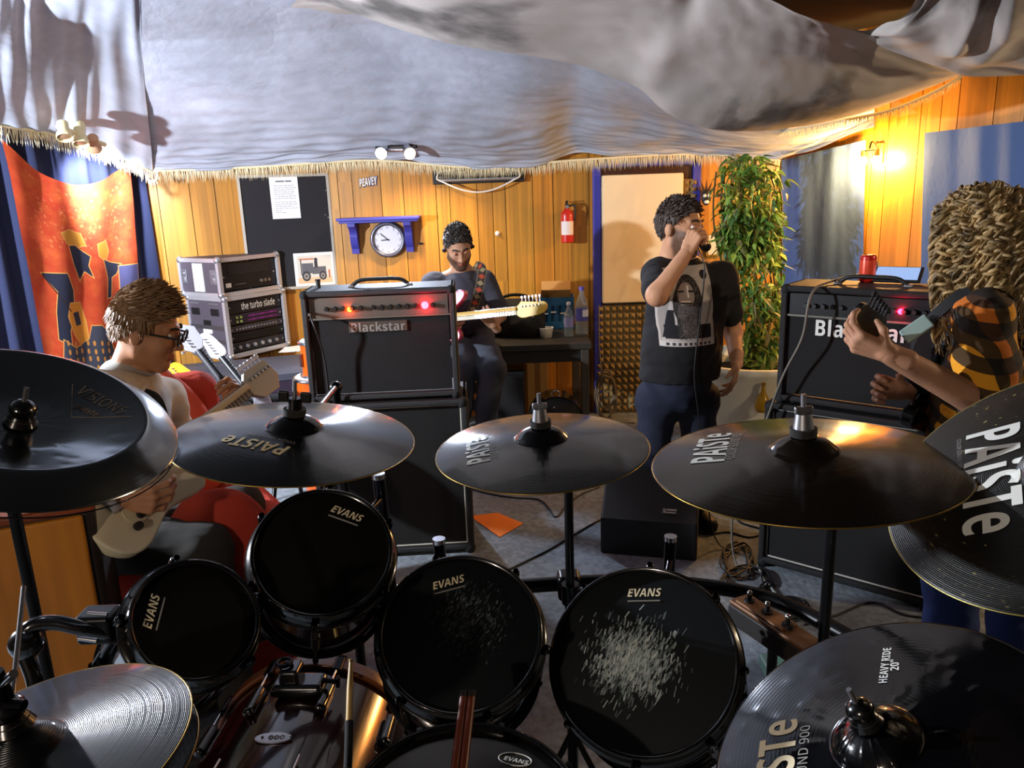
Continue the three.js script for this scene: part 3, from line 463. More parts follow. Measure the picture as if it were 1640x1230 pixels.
function eyes(P, iris = 0x2a1a10) { for (const sx of [-1, 1]) { const e = new THREE.Mesh(new THREE.SphereGeometry(.0125, 14, 10).applyMatrix4(new THREE.Matrix4().makeTranslation(sx * .031, .012, .0785)).applyMatrix4(P.hm), std(0xd8d0c8, .3)); e.name = 'eye'; P.g.add(e); part('iris', new THREE.SphereGeometry(.006, 10, 8).scale(1, 1, .5).translate(sx * .031, .012, .0895).applyMatrix4(P.hm), std(iris, .3), e); part('eyelid', new THREE.SphereGeometry(.0138, 14, 8, 0, Math.PI * 2, 0, 1.15).rotateX(.75).translate(sx * .031, .012, .0785).applyMatrix4(P.hm), std(0xb07a5c, .6), e); } }
function brows(P, c) { for (const sx of [-1, 1]) part('eyebrow', tube([v3(sx * .014, .036, .094), v3(sx * .03, .041, .089), v3(sx * .046, .035, .076)], .0042, 10, 6).applyMatrix4(P.hm), std(c, .8), P.g); }
function shortHair(P, c, { off = .011, N = v3(0, -.72, .69), P0 = v3(0, .084, .082), top = .012, seed = 0, curl = 42, amp = .004, locks = 1500, lift = .55, comb = v3(0, .1, .8), wild = .8, lockLen = .024 } = {}) {
  N.normalize(); const g = surfaceNets((x, y, z) => { const t = Math.max(0, y - .04) * 8; let d = ell(x, y, z, 0, .032, -.015, .076 + off, .086 + off + top, .097 + off); d += amp * (nz(x * curl, y * curl * .6, z * curl + seed) + .5 * nz(x * curl * 2.3, y * curl * 2, z * curl * 2 + seed)); return Math.max(d, (x - P0.x) * N.x + (y - P0.y) * N.y + (z - P0.z) * N.z - .004 * nz(x * 80, y * 80, z * 80)); }, v3(-.12, -.13, -.14), v3(.12, .17, .14), .0042);
  // short tapered locks over the cap give the hair its grain
  const p = g.attributes.position, n = g.attributes.normal, R = rng(90 + seed), list = [g.toNonIndexed()], col = new THREE.Color(c);
  for (let i = 0; i < locks; i++) { const k = Math.floor(R() * p.count), o = v3(p.getX(k), p.getY(k), p.getZ(k)), nn = v3(n.getX(k), n.getY(k), n.getZ(k)); if ((o.x - P0.x) * N.x + (o.y - P0.y) * N.y + (o.z - P0.z) * N.z > -.004 && nn.dot(N) > .8) continue;
    const d = nn.multiplyScalar(lift).add(comb.clone().multiplyScalar(o.y > .05 ? 1 : .3)).add(v3(0, o.y > .05 ? 0 : -.9, -.15)).add(v3((R() - .5), (R() - .5) * .6, (R() - .5)).multiplyScalar(wild)).normalize(), L = lockLen * (.6 + .8 * R()) * (o.y > .03 ? 1 : .55), q = new THREE.ConeGeometry(.0045 + .002 * R(), L, 4, 2).translate(0, L * .35, 0); q.applyQuaternion(new THREE.Quaternion().setFromUnitVectors(v3(0, 1, 0), d)).translate(o.x, o.y, o.z); list.push(q.toNonIndexed()); }
  list.forEach(q => { q.deleteAttribute('uv'); const t = .75 + .55 * R(), cc = []; for (let i = 0; i < q.attributes.position.count; i++) cc.push(col.r * t, col.g * t, col.b * t); q.setAttribute('color', new THREE.Float32BufferAttribute(cc, 3)); });
  return part('hair', mergeGeometries(list).applyMatrix4(P.hm), std(0xffffff, .55, 0, { vertexColors: true }), P.g);
}
function beard(P, c, t = .006, topY = -.045) {
  const g = surfaceNets((x, y, z) => { let d = faceField(x, y, z) - t + .003 * nz(x * 160, y * 160, z * 160); d = Math.max(d, y - (topY + Math.max(0, Math.abs(x) - .03) * 1.2 - Math.max(0, .03 - Math.abs(x)) * .0)); d = Math.max(d, .0 - z + (Math.abs(x) > .04 ? .0 : 0)); d = Math.max(d, -(ell(x, y, z, 0, -.063, .095, .018, .01, .03))); return d; }, v3(-.1, -.14, -.02), v3(.1, .05, .13), .0038);
  return part('beard', g.applyMatrix4(P.hm), std(c, .85), P.g);
}
function shoe(g, ankle, dir, mat) { const d = dir.clone().setY(0).normalize(), a = ankle.clone(); const heel = v3(a.x, a.y - .055, a.z).addScaledVector(d, -.03), toe = v3(a.x, a.y - .06, a.z).addScaledVector(d, .17); part('shoe', bodyGeo([[heel, toe, .042, .036], [a, heel, .048, .045], [heel.clone().lerp(toe, .5), toe, .046, .036]], .03, .01, [[v3(0, a.y - .09, 0), v3(0, -1, 0)]]), mat, g); }

// ---- the singer
const singer = (() => {
  const J = (px, py, d) => at(px, py, d * 1.085), hc = J(1090, 366, 3.4);
  const nb = J(1092, 424, 3.43), sR = J(1054, 440, 3.4), sL = J(1156, 446, 3.46), eR = J(1052, 473, 3.13), wR = J(1100, 404, 3.17), eL = J(1174, 532, 3.58), wL = J(1180, 582, 3.4);
  const chest = J(1098, 480, 3.42), belly = J(1090, 550, 3.38), pel = J(1087, 620, 3.42), hR = J(1056, 640, 3.42), hL = J(1114, 640, 3.44);
  const kR = onY(1046, 800, .48), kL = onY(1112, 800, .48); kR.set(hR.x - .03, .47, hR.z - .02); kL.set(hL.x + .03, .47, hL.z - .02); const aR = v3(kR.x - .01, .09, kR.z - .12), aL = v3(kL.x + .02, .09, kL.z - .12);
  const fwd = v3(.72, -.06, .66).normalize(), bf = v3(.12, 0, 1).normalize();
  const P = figure('bearded man in a printed black t-shirt singing into a microphone', {
    beardC: [.075, .04, .022], skin: { r: .55, g: .28, b: .155 }, head: { c: hc, fwd, up: v3(.05, 1, 0) }, s: 1.08,
    limbs: [[nb, chest, .07, .12], [chest, belly, .13, .14], [belly, pel, .14, .13], [nb, sR, .06, .058], [nb, sL, .06, .058], [sR, eR, .054, .044], [eR, wR, .046, .03], [sL, eL, .054, .044], [eL, wL, .045, .031], [hc.clone().add(v3(0, -.09, 0)), nb, .05, .058], [hR, kR, .08, .055], [hL, kL, .08, .055], [kR, aR, .055, .04], [kL, aL, .055, .04]],
    hands: [{ side: -1, curl: [.7, .75, .8, .85, .9], w: wR.clone(), f: v3(.35, .75, -.02), p: v3(.75, -.1, -.65) }, { side: 1, curl: [.25, .25, .3, .35, .4], w: wL.clone(), f: v3(-.12, -1, .1), p: v3(-.9, 0, -.3) }],
  });
  eyes(P); brows(P, 0x1a120c); shortHair(P, 0x3a2a1e, { off: .005, top: .016, seed: 2, wild: .5, lockLen: .022 }); 
  const mid = (a, b, t) => a.clone().lerp(b, t), sw = J(1028, 500, 3.42);
  const tee = [[nb.clone().add(v3(0, -.015, 0)), chest, .085, .14], [sR, sL, .068, .068], [chest, belly, .15, .16], [mid(sR, chest, .4), mid(hR, belly, .2), .1, .125], [mid(sL, chest, .4), mid(hL, belly, .2), .1, .125], [belly, pel.clone().add(v3(0, .05, 0)), .165, .16], [sR, mid(sR, eR, .78), .075, .07], [sL, mid(sL, eL, .62), .076, .072]];
  const armN = eR.clone().sub(sR).normalize();
  const hem = J(1090, 606, 3.4);
  const tg = bodyGeo(tee, .05, .011, [[hem, v3(0, -1, 0)]], .006, 3); part('t_shirt', tg, std(0x0c0c0f, .9), P.g, 'black short sleeved t-shirt');
  // the print: front triangles of the shirt inside the printed rectangle, a hair in front of the cloth
  { const fx = v3(1, 0, -.12).normalize(), c0 = J(1103, 492, 3.25), W = .31, H = .39, p = tg.attributes.position, id = tg.index.array, n = tg.attributes.normal, out = [], uv = [], q = v3();
    for (let i = 0; i < id.length; i += 3) { let ok = true; const t = []; for (let k = 0; k < 3; k++) { const a = id[i + k]; q.set(p.getX(a), p.getY(a), p.getZ(a)).sub(c0); const u = q.dot(fx) / W + .5, v = q.y / H + .5; if (u < 0 || u > 1 || v < 0 || v > 1 || n.getZ(a) < .15) { ok = false; break; } t.push([p.getX(a) + n.getX(a) * .003, p.getY(a) + n.getY(a) * .003, p.getZ(a) + n.getZ(a) * .003, u, v]); } if (ok) for (const e of t) { out.push(e[0], e[1], e[2]); uv.push(e[3], e[4]); } }
    const g = new THREE.BufferGeometry(); g.setAttribute('position', new THREE.Float32BufferAttribute(out, 3)); g.setAttribute('uv', new THREE.Float32BufferAttribute(uv, 2)); const gm = mergeVertices(g); gm.computeVertexNormals();
    part('shirt_print', gm, std(0xffffff, .9, 0, { map: canvasTex(512, 640, (x, w, h) => {
      const r = rng(7); x.fillStyle = '#0c0c0f'; x.fillRect(0, 0, w, h); x.save(); x.translate(30, 18); x.fillStyle = '#b4aca4'; x.fillRect(20, 6, 420, 590); x.fillStyle = '#0d0d10'; x.fillRect(34, 330, 100, 200); x.beginPath(); x.moveTo(34, 560); x.quadraticCurveTo(110, 300, 130, 130); x.lineTo(34, 130); x.closePath(); x.fillStyle = '#8d867f'; x.fill(); x.fillStyle = '#121216'; x.fillRect(60, 440, 350, 100);
      x.fillStyle = '#141318'; x.beginPath(); x.arc(386, 78, 34, 0, 7); x.fill();
      x.fillStyle = '#2a2522'; x.beginPath(); x.ellipse(236, 270, 108, 200, 0, 0, 7); x.fill(); x.fillRect(150, 280, 172, 260);
      x.fillStyle = '#9c8f86'; x.beginPath(); x.ellipse(226, 220, 62, 96, 0, 0, 7); x.fill(); x.fillStyle = '#efe6dc'; x.fillRect(236, 150, 14, 90); x.fillRect(186, 262, 70, 10); x.fillStyle = '#1c1917'; x.fillRect(170, 186, 44, 14); x.fillRect(246, 186, 40, 14); x.fillRect(180, 276, 90, 10);
      x.fillStyle = '#4d443f'; x.beginPath(); x.moveTo(160, 290); x.lineTo(310, 290); x.lineTo(290, 540); x.lineTo(190, 540); x.fill();
      for (let i = 0; i < 900; i++) { x.fillStyle = r() < .5 ? '#16130f' : '#8a7d74'; const a = 150 + r() * 170, b = 90 + r() * 450; if (b < 290 && Math.abs(a - 226) < 56 && b > 130) continue; x.fillRect(a, b, 2, 5 + r() * 9); }
      x.fillStyle = '#c4bcb4'; x.fillRect(20, 560, 420, 36); x.fillStyle = '#3a3532'; for (let i = 0; i < 9; i++) x.fillRect(60 + i * 40, 568, 22, 20); x.restore(); }) }), P.g, 'grey and white print of a bearded face'); }
  part('jeans', bodyGeo([[pel.clone().add(v3(0, .06, 0)), pel, .155, .15], [hR, kR, .105, .085], [hL, kL, .105, .085], [pel, hR, .13, .12], [pel, hL, .13, .12], [kR, aR, .085, .075], [kL, aL, .085, .075]], .03, .012, [[v3(0, .06, 0), v3(0, -1, 0)], [v3(0, pel.y + .1, 0), v3(0, 1, 0)]], .006, 8), std(0x141a2e, .9), P.g, 'dark navy jeans');
  shoe(P.g, aR, v3(-.15, 0, 1), M.black); shoe(P.g, aL, v3(.2, 0, 1), M.black);
  // microphone in the raised hand
  const m1 = v3(.0, -.066, .128).applyMatrix4(P.hm), m0 = wR.clone().add(v3(.03, .055, -.005)), g = thing('microphone', 'dark handheld microphone held at the singer\'s mouth', 'microphone');
  const dir = m1.clone().sub(m0).normalize();
  part('grille', new THREE.SphereGeometry(.026, 20, 14).translate(m1.x, m1.y, m1.z), std(0x1c1c20, .5, .6), g); part('collar', rod(m1.clone().addScaledVector(dir, -.032), m1.clone().addScaledVector(dir, -.02), .022, .024, 20), M.darkChrome, g);
  const tail = m1.clone().addScaledVector(dir, -.17); part('handle', rod(tail, m1.clone().addScaledVector(dir, -.025), .012, .02, 18), M.black, g);
  const e = onY(1100, 905, .01); solo('microphone_cable', tube([tail, tail.clone().add(v3(.03, -.1, .06)), J(1128, 440, 3.12), J(1120, 520, 3.14), J(1112, 600, 3.15), J(1118, 660, 3.16), v3(.92, .35, -3.5), v3(1.0, .02, -3.5), v3(1.1, .006, -3.4), v3(1.14, .006, -3.1)], .0035, 140, 5), M.cable, 'thin black microphone cable hanging in front of the singer', 'cable');
  return P;
})();

// ---- guitars
function guitar(name, label, { body, head, face, colour, guard = 0xe8e6de, neck = 0xb88a4c, board = 0x2a1a10, headC = 0xc89038, k = 1, ornate = false, group, pegs = M.silver }) {
  const g = thing(name, label, 'guitar', null, group); const x = head.clone().sub(body).normalize(); const z = face.clone().addScaledVector(x, -face.dot(x)).normalize(), y = z.clone().cross(x);
  g.quaternion.setFromRotationMatrix(new THREE.Matrix4().makeBasis(x, y, z)); g.position.copy(body); g.scale.setScalar(k); g.updateMatrixWorld(true);
  const s = new THREE.Shape(); s.moveTo(-.2, 0); s.bezierCurveTo(-.21, .13, -.13, .19, -.05, .165); s.bezierCurveTo(0, .15, .03, .12, .09, .125); s.bezierCurveTo(.16, .13, .2, .17, .235, .15); s.bezierCurveTo(.25, .12, .2, .085, .155, .06); s.lineTo(.14, .03); s.lineTo(.14, -.03); s.lineTo(.15, -.06); s.bezierCurveTo(.2, -.09, .2, -.13, .17, -.14); s.bezierCurveTo(.12, -.145, .06, -.11, 0, -.125); s.bezierCurveTo(-.06, -.145, -.1, -.17, -.14, -.15); s.bezierCurveTo(-.19, -.12, -.2, -.06, -.2, 0);
  part('guitar_body', new THREE.ExtrudeGeometry(s, { depth: .03, bevelEnabled: true, bevelSize: .007, bevelThickness: .007, bevelSegments: 3, curveSegments: 14 }).translate(0, 0, -.022), phys(colour, .25, 0, { clearcoat: .8 }), g);
  const q = new THREE.Shape(); q.moveTo(-.06, .1); q.bezierCurveTo(.03, .09, .1, .09, .17, .12); q.lineTo(.15, .03); q.lineTo(.15, -.04); q.bezierCurveTo(.12, -.1, .05, -.08, -.03, -.1); q.bezierCurveTo(-.1, -.12, -.12, -.06, -.08, -.03); q.closePath();
  part('pickguard', new THREE.ExtrudeGeometry(q, { depth: .0025, bevelEnabled: false }).translate(0, 0, .0155), std(guard, .4), g);
  for (const px of [-.02, .045, .11]) part('pickup', rbox(.018, .075, .01, .004, px, 0, .02), M.black, g);
  part('bridge', rbox(.035, .08, .012, .003, -.1, 0, .02), M.silver, g); for (const [a, b] of [[-.06, -.085], [-.09, -.105], [-.02, -.075]]) part('knob', cyl(.011, .012, .014).rotateX(Math.PI / 2).translate(a, b, .022), M.black, g);
  const nk = part('neck', new THREE.CylinderGeometry(.024, .027, .46, 16, 1, false, 0, Math.PI).rotateZ(-Math.PI / 2).rotateX(Math.PI).scale(1, 1, .8).translate(.36, 0, .012), std(neck, .35), g); nk.geometry.computeVertexNormals();
  part('fretboard', rbox(.47, .05, .007, .002, .355, 0, .0165), std(board, .5), nk); const fr = []; for (let i = 1; i < 20; i++) fr.push(box(.0016, .05, .0015, .59 - .46 * (1 - Math.pow(2, -i / 12)) * 1.15 * .78, 0, .0205)); part('frets', merge(fr), M.silver, nk);
  const h = new THREE.Shape(); if (ornate) { h.moveTo(0, -.024); h.lineTo(.04, -.055); h.lineTo(.13, -.06); h.lineTo(.17, -.02); h.lineTo(.16, .05); h.lineTo(.04, .055); h.lineTo(0, .024); } else { h.moveTo(0, -.022); h.bezierCurveTo(.02, -.05, .05, -.045, .08, -.04); h.bezierCurveTo(.14, -.035, .18, -.03, .19, 0); h.bezierCurveTo(.2, .03, .17, .045, .15, .035); h.lineTo(.03, .05); h.bezierCurveTo(.02, .035, .01, .03, 0, .022); } h.closePath();
  const hs = part('headstock', new THREE.ExtrudeGeometry(h, { depth: .012, bevelEnabled: true, bevelSize: .002, bevelThickness: .002, bevelSegments: 2 }).translate(.59, 0, .002), std(headC, .4, ornate ? .5 : 0), g);
  for (let i = 0; i < 6; i++) { const px = .625 + i * .023; part('tuning_peg', merge([rod(v3(px, .04, .008), v3(px, .07, .008), .003), rbox(.014, .016, .008, .003, px, .075, .008), cyl(.0045, .0045, .016).rotateX(Math.PI / 2).translate(px, .02, .02)]), pegs, hs); }
  const st = []; for (let i = 0; i < 6; i++) { const yy = (i - 2.5) * .008; st.push(rod(v3(-.1, yy * 1.1, .027), v3(.59, yy * .85, .0215), .0006, .0006, 4)); } part('strings', merge(st), M.steel, g);
  return g;
}
function strap(parentName, label, pts, wide, mat, nrm) { // flat ribbon along points
  const c = new THREE.CatmullRomCurve3(pts), n = 50, P = [], I = [], U = []; for (let i = 0; i <= n; i++) { const p = c.getPointAt(i / n), t = c.getTangentAt(i / n), sd = t.clone().cross(nrm).normalize().multiplyScalar(wide / 2); for (const [k, o] of [[-1, 0], [1, 0], [-1, .003], [1, .003]]) { const q = p.clone().addScaledVector(sd, k).addScaledVector(nrm, o); P.push(q.x, q.y, q.z); U.push((k + 1) / 2, i / n); } }
  for (let i = 0; i < n; i++) { const a = i * 4, b = a + 4; I.push(a, b, a + 1, a + 1, b, b + 1, a + 2, a + 3, b + 2, a + 3, b + 3, b + 2, a, a + 2, b, a + 2, b + 2, b, a + 1, b + 1, a + 3, a + 3, b + 1, b + 3); }
  const g = new THREE.BufferGeometry(); g.setAttribute('position', new THREE.Float32BufferAttribute(P, 3)); g.setAttribute('uv', new THREE.Float32BufferAttribute(U, 2)); g.setIndex(I); g.computeVertexNormals(); return solo(parentName, g, mat, label, 'strap');
}

// ---- seated guitarist in the pale t-shirt
(() => {
  const J = (px, py, d) => at(px, py, d), hc = J(236, 530, 2.45), fwd = v3(.93, -.34, -.14).normalize(), up = v3(.3, 1, 0).normalize();
  const nb = J(206, 612, 2.45), sR = J(150, 640, 2.22), sL = J(258, 640, 2.62), chest = J(205, 690, 2.42), belly = J(190, 770, 2.38), pel = J(178, 850, 2.36), hR = J(170, 868, 2.24), hL = J(200, 860, 2.5);
  const kL = J(388, 812, 2.62), kR = J(330, 880, 2.2), aL = onY(395, 1010, .1), aR = v3(kR.x + .02, .1, kR.z - .04); aL.set(kL.x + .03, .1, kL.z);
  const eR = J(110, 780, 2.05), wR = J(190, 800, 1.95), eL = J(300, 720, 2.68), wL = J(368, 648, 2.62);
  const P = figure('young man in glasses and a pale t-shirt seated with a guitar', {
    skin: { r: .46, g: .215, b: .11 }, head: { c: hc, fwd, up }, s: 1.0,
    limbs: [[hc.clone().add(v3(-.02, -.08, 0)), nb, .048, .058], [nb, chest, .07, .1], [chest, belly, .11, .11], [belly, pel, .11, .12], [nb, sR, .055, .055], [nb, sL, .055, .055], [sR, eR, .048, .038], [eR, wR, .038, .026], [sL, eL, .048, .038], [eL, wL, .036, .026], [hR, kR, .075, .052], [hL, kL, .075, .052], [kR, aR, .05, .036], [kL, aL, .05, .036]],
    hands: [{ side: 1, curl: [.5, .7, .75, .8, .8], w: wL, f: v3(.5, .6, .35), p: v3(-.2, .3, .9) }, { side: -1, curl: [.5, .5, .6, .6, .6], w: wR, f: v3(.9, -.1, -.1), p: v3(.1, .1, -1) }],
  });
  eyes(P); brows(P, 0x2c1d10); shortHair(P, 0x7a5834, { off: .008, top: .03, seed: 6, curl: 26, amp: .005, wild: .35, lockLen: .034, comb: v3(.1, .25, 1), lift: .35, locks: 2200, N: v3(0, -.8, .6), P0: v3(0, .088, .09) });
  const gm = []; for (const sx of [-1, 1]) { gm.push(new THREE.TorusGeometry(.024, .0035, 8, 24).scale(1.1, .85, 1).translate(sx * .031, .008, .108)); gm.push(rod(v3(sx * .058, .014, .104), v3(sx * .084, .012, -.005), .003)); } gm.push(rod(v3(-.008, .012, .11), v3(.008, .012, .11), .003));
  const gl = part('glasses', merge(gm).applyMatrix4(P.hm), M.black, P.g, 'black rimmed glasses');
  const mid = (a, b, t) => a.clone().lerp(b, t);
  part('t_shirt', bodyGeo([[nb.clone().add(v3(0, -.02, 0)), chest, .078, .12], [nb, sR, .072, .068], [nb, sL, .072, .068], [sR, sL, .07, .07], [chest, belly, .13, .13], [belly, pel, .13, .14], [sR, mid(sR, eR, .62), .064, .062], [sL, mid(sL, eL, .6), .064, .062]], .05, .011, [], .007, 12), std(0xc9cbc2, .9), P.g, 'pale grey white t-shirt');
  part('trousers', bodyGeo([[pel, hR, .13, .11], [pel, hL, .13, .11], [hR, kR, .1, .078], [hL, kL, .1, .078], [kR, aR, .075, .06], [kL, aL, .075, .06]], .03, .012, [[v3(0, .06, 0), v3(0, -1, 0)]], .006, 4), std(0x24211d, .9), P.g, 'dark trousers');
  shoe(P.g, aL, v3(.7, 0, .5), M.black); shoe(P.g, aR, v3(.8, 0, .4), M.black);
  guitar('electric_guitar', 'cream electric guitar on the lap of the seated man in glasses', { body: J(208, 772, 2.02), head: J(420, 606, 2.68), face: v3(.45, .3, .85), colour: 0xe0d3ae, guard: 0xd8cba8, neck: 0xc8a870, board: 0x3a2c20, headC: 0x9a9a90, ornate: true });
  strap('guitar_strap', 'black guitar strap over the pale t-shirt', [J(228, 632, 2.32), J(246, 640, 2.34), J(258, 668, 2.34), J(268, 710, 2.3), J(262, 760, 2.2)], .045, M.black, v3(.4, .1, .9).normalize());
})();

// ---- guitarist sitting on the table
(() => {
  const J = (px, py, d) => at(px, py, d), hc = J(734, 396, 4.95), fwd = v3(.2, -.5, .85).normalize(), up = v3(.02, .86, .5).normalize();
  const nb = J(740, 438, 5.03), sR = J(694, 456, 5.0), sL = J(776, 452, 5.05), chest = J(738, 480, 5.02), belly = J(742, 514, 5.08), pel = J(745, 534, 5.2), hR = J(728, 540, 5.16), hL = J(764, 538, 5.16);
  const kR = J(740, 590, 4.65), kL = J(788, 592, 4.65), aR = J(738, 664, 4.72), aL = J(778, 672, 4.72);
  const eR = J(672, 510, 4.95), wR = J(706, 520, 4.8), eL = J(800, 505, 5.0), wL = J(790, 520, 4.78);
  const P = figure('bearded man in a dark grey t-shirt sitting on the table with a pink guitar', {
    beardC: [.045, .027, .018], skin: { r: .42, g: .23, b: .14 }, head: { c: hc, fwd, up }, s: 1.08,
    limbs: [[hc.clone().add(v3(0, -.07, -.03)), nb, .052, .06], [nb, chest, .07, .11], [chest, belly, .12, .13], [belly, pel, .13, .14], [nb, sR, .055, .055], [nb, sL, .055, .055], [sR, eR, .05, .042], [eR, wR, .042, .03], [sL, eL, .05, .042], [eL, wL, .042, .03], [hR, kR, .085, .06], [hL, kL, .085, .06], [kR, aR, .06, .04], [kL, aL, .06, .04]],
    hands: [{ side: 1, curl: [.5, .7, .75, .8, .8], w: wL, f: v3(-.35, .55, .5), p: v3(-.3, .5, -.8) }, { side: -1, curl: [.4, .5, .5, .6, .6], w: wR, f: v3(.9, -.1, .1), p: v3(.1, .1, -1) }],
  });
  eyes(P); brows(P, 0x120d0a); shortHair(P, 0x3a3430, { off: .003, top: .024, seed: 9, curl: 60, amp: .004, wild: .9, lockLen: .02, N: v3(0, -.66, .75), P0: v3(0, .086, .08) }); 
  part('earphone', new THREE.SphereGeometry(.012, 10, 8).translate(.086, -.008, 0).applyMatrix4(P.hm), M.black, P.g); part('earphone', new THREE.SphereGeometry(.012, 10, 8).translate(-.086, -.008, 0).applyMatrix4(P.hm), M.black, P.g);
  const mid = (a, b, t) => a.clone().lerp(b, t);
  part('t_shirt', bodyGeo([[nb.clone().add(v3(0, -.02, 0)), chest, .085, .14], [sR, sL, .07, .07], [chest, belly, .15, .155], [belly, pel, .155, .155], [sR, mid(sR, eR, .75), .075, .075], [sL, mid(sL, eL, .72), .075, .075]], .05, .012, [[pel, v3(0, -1, .15)]], .007, 22), std(0x3c3c46, .9), P.g, 'dark grey t-shirt');
  part('trousers', bodyGeo([[pel, hR, .14, .12], [pel, hL, .14, .12], [hR, kR, .105, .09], [hL, kL, .105, .09], [kR, aR, .085, .07], [kL, aL, .085, .07]], .03, .012, [], .007, 14), std(0x454b56, .9), P.g, 'charcoal trousers');
  shoe(P.g, aL, v3(.2, 0, 1), M.black); shoe(P.g, aR, v3(-.1, 0, 1), std(0x5a5a52, .7));
  guitar('electric_guitar', 'pink electric guitar with a maple headstock played on the table', { body: J(694, 512, 4.74), head: J(846, 496, 4.45), face: v3(-.25, .25, 1), colour: 0xc83a5a, guard: 0xeeeae0, neck: 0xd8b060, board: 0xd8cdb0, headC: 0xd8b030 });
  strap('patterned_strap', 'red and black patterned strap over the dark grey t-shirt', [J(760, 424, 4.92), J(772, 430, 4.84), J(770, 450, 4.82), J(764, 475, 4.8), J(756, 500, 4.76)], .055, std(0xffffff, .8, 0, { map: canvasTex(64, 512, x => { x.fillStyle = '#2a201a'; x.fillRect(0, 0, 64, 512); for (let i = 0; i < 9; i++) { x.fillStyle = i % 2 ? '#a03a1c' : '#8a7a58'; x.beginPath(); x.moveTo(32, i * 57 + 4); x.lineTo(58, i * 57 + 28); x.lineTo(32, i * 57 + 52); x.lineTo(6, i * 57 + 28); x.fill(); } x.fillStyle = '#6a5a3a'; x.fillRect(0, 0, 5, 512); x.fillRect(59, 0, 5, 512); }) }), v3(0, .2, 1).normalize());
})();

